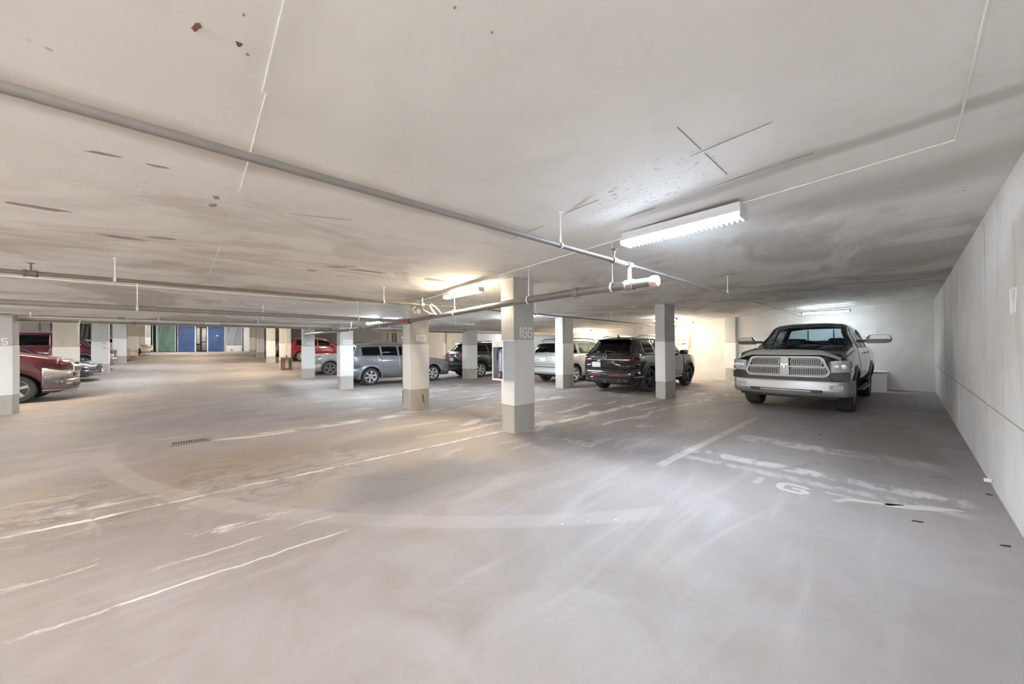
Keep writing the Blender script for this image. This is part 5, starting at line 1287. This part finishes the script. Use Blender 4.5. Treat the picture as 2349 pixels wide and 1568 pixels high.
T_GR = mat('green_tarp', (.27, .42, .33), .5, var=.22, scale=2.5); T_GD = mat('dark_green_tarp', (.03, .12, .08), .5, var=.3, scale=4); T_BL = mat('blue_tarp', (.13, .22, .50), .45, var=.35, scale=1.5); T_WH = mat('milky_sheet', (.62, .68, .74), .35, var=.1, scale=2)
tarp('narrow dark green folded tarpaulin at the left end of the screens', -2.98, -2.66, T_GD, .06, sc=3)
tarp('wide pale green tarpaulin stretched across the first storage bay', -2.60, -1.18, T_GR, .05)
tt = tarp('left blue tarpaulin, beside the green one', -1.04, .44, T_BL, .05)
tarp('right blue tarpaulin carrying a small white label, under the white sign panel', 1.50, 3.04, T_BL, .03)
bm = B(); blob(bm, 0, 0, .12, .06, 0, 14, .006, lambda x: 0, .05); bmesh.ops.rotate(bm, verts=bm.verts, matrix=Matrix.Rotation(pi / 2, 3, 'Y')); 
bmesh.ops.rotate(bm, verts=bm.verts, matrix=Matrix.Rotation(pi / 2, 3, 'X')); bmesh.ops.translate(bm, verts=bm.verts, vec=(FX + .13, 2.35, FZ + 1.85)); tag(obj('label_sticker', bm, mat('label_white', (.85, .9, .92), .4)), 'small white oval label on the right blue tarpaulin', 'label')
tarp('translucent white plastic sheet right of the blue tarpaulins', 3.10, 4.70, T_WH, .05, z0=.7)
pb = thing('white_board', 'low off-white board under the plastic sheet', 'board', (FX + .28, 3.9, FZ)); bm = B(); add_box(bm, (.02, 0, .35), (.05, 1.5, .7), .01); obj('panel', bm, mat('board_white', (.72, .70, .66), .6, var=.06), pb)
bm = B(); add_box(bm, (.08, -.25, .2), (.04, .22, .16), .01, rot=Matrix.Rotation(.3, 3, 'X')); obj('scuff_bracket', bm, M_TRIMG, pb)
# open bay with foil covered stuff
ob = thing('storage_bay', 'open storage bay with foil-wrapped goods between the two blue tarpaulins', 'storage', (FX, .96, FZ))
for y in (-.48, .50):
    bm = B(); add_box(bm, (0, y, SH / 2), (.06, .06, SH)); obj('post', bm, M_FR, ob)
bm = B(); add_box(bm, (-.5, 0, 1.5), (.1, .95, 2.9)); obj('back_panel', bm, mat('bay_dark', (.12, .11, .11), .8), ob)
bm = B(); add_box(bm, (-.2, .22, 1.95), (.3, .42, 1.6), .08, seg=2); obj('wrapped_bundle', bm, mat('foil', (.45, .44, .42), .3, .4, var=.4, scale=9), ob, 40)
bm = B(); add_box(bm, (-.2, .24, .62), (.36, .44, 1.0), .12, seg=2); obj('wrapped_bundle', bm, mat('foil_dark', (.22, .20, .19), .35, .3, var=.5, scale=8), ob, 40)
bm = B(); add_box(bm, (-.2, -.26, 1.85), (.25, .34, 1.9), .1, seg=2); obj('wrapped_bundle', bm, mat('foil', (.45, .44, .42)), ob, 40)
bm = B(); add_box(bm, (-.15, -.24, .42), (.4, .38, .75), .12, seg=2); obj('dark_bag', bm, mat('bag_dark', (.06, .05, .05), .5), ob, 40)
bm = B(); add_box(bm, (0, .0, 1.45), (.03, .02, 2.8)); obj('mid_post', bm, M_TRIM, ob)
bm = B(); add_box(bm, (FX, 4.76, FZ + 1.5), (.08, .08, 3.0)); tag(obj('dark_post', bm, M_TRIM), 'thin dark post between the plastic sheet and the white wall end', 'post')
bm = B(); add_box(bm, (FX + .1, 5.10, FZ + 1.6), (.3, .56, 3.3), .01); tag(obj('wall_end', bm, M_PAINT), kind='structure')
# cages along the left wall with plastic sheets hung over them
M_PL = mat('grey_plastic_sheet', (.30, .30, .31), .3, .2, var=.5, scale=5)
for i, x in enumerate((-8.2, -7.1, -6.0, -4.9)):
    lab = ('first', 'second', 'third', 'fourth')[i] + ' storage locker in grey plastic beyond the left cars, counted from the left'
    t = thing('wall_locker', lab, 'locker', (-48.5, x, floor_z(-48.5)), radians(-90), 'lockers draped in grey plastic')
    bm = B(); add_box(bm, (0, 0, 1.5), (1.0, .6, 3.0), .02); obj('case', bm, M_TRIMG, t)
    bm = B(); V = []
    for k in range(21):
        for j in range(9):
            V.append(bm.verts.new((-.5 + 1.0 * k / 20, .36 + .05 * sin(k * 1.1 + j * .8 + i), .5 + 2.5 * j / 8)))
    for k in range(20):
        for j in range(8): bm.faces.new((V[k * 9 + j], V[(k + 1) * 9 + j], V[(k + 1) * 9 + j + 1], V[k * 9 + j + 1]))
    bmesh.ops.solidify(bm, geom=bm.faces[:], thickness=.01); obj('plastic_sheet', bm, M_PL, t, 60)
    bm = B(); add_box(bm, (-.53, .33, 1.5), (.04, .08, 3.0)); obj('post', bm, M_TRIM, t)
# dark pipes over the red SUV at the back
t = thing('conduit_bundle', 'vertical pale and dark conduits on the back wall left of column 155', 'conduit', (-36.5, 16.05, floor_z(-36.5)))
for i, x in enumerate((-1.6, -1.1, -.3, .1, .5, 1.2)):
    bm = B(); add_cyl(bm, (x, 0, .2), (x, 0, 2.25), .05, 8); obj('conduit', bm, (M_TRIMG, M_COND, M_TRIM, M_PIPE, M_TRIM, M_COND)[i], t, 40)

# ------------------------------------------------------------------ debris on the floor
M_LEAF = mat('dark_leaf', (.06, .045, .035), .8); M_CHIP = mat('white_chip', (.80, .79, .77), .7)
for i, (x, y, a, lab) in enumerate(((.04, 4.26, .4, 'dark dead leaf on the floor below the smeared number 167'), (.50, 5.5, 0, 'small dark leaf on the floor at the foot of the right wall'), (.45, 4.19, .6, 'dark leaf near the bottom of the right wall'), (-.92, 7.31, .1, 'tiny dark scrap on the floor before the pickup'))):
    bm = B(); blob(bm, x, y, .028 if i != 1 else .015, .009, a, 9, .008, floor_z, .5); tag(obj('leaf', bm, M_LEAF), lab, 'leaf')
for i, (x, y) in enumerate(((-1.84, 2.18), (-1.59, 2.55), (-1.73, 2.36))):
    bm = B(); blob(bm, x, y, (.010, .013, .006)[i], .005, .5 * i, 7, .006, floor_z, .3); tag(obj('paint_chip', bm, M_CHIP), ('leftmost', 'rightmost', 'middle')[i] + ' of the white chips lying on the floor in the foreground', 'chip')
bm = B(); add_cyl(bm, (.50, 5.86, .05), (.545, 5.86, .05), .02, 8); tag(obj('debris', bm, M_CHIP), 'small white cap at the foot of the right wall', 'cap')
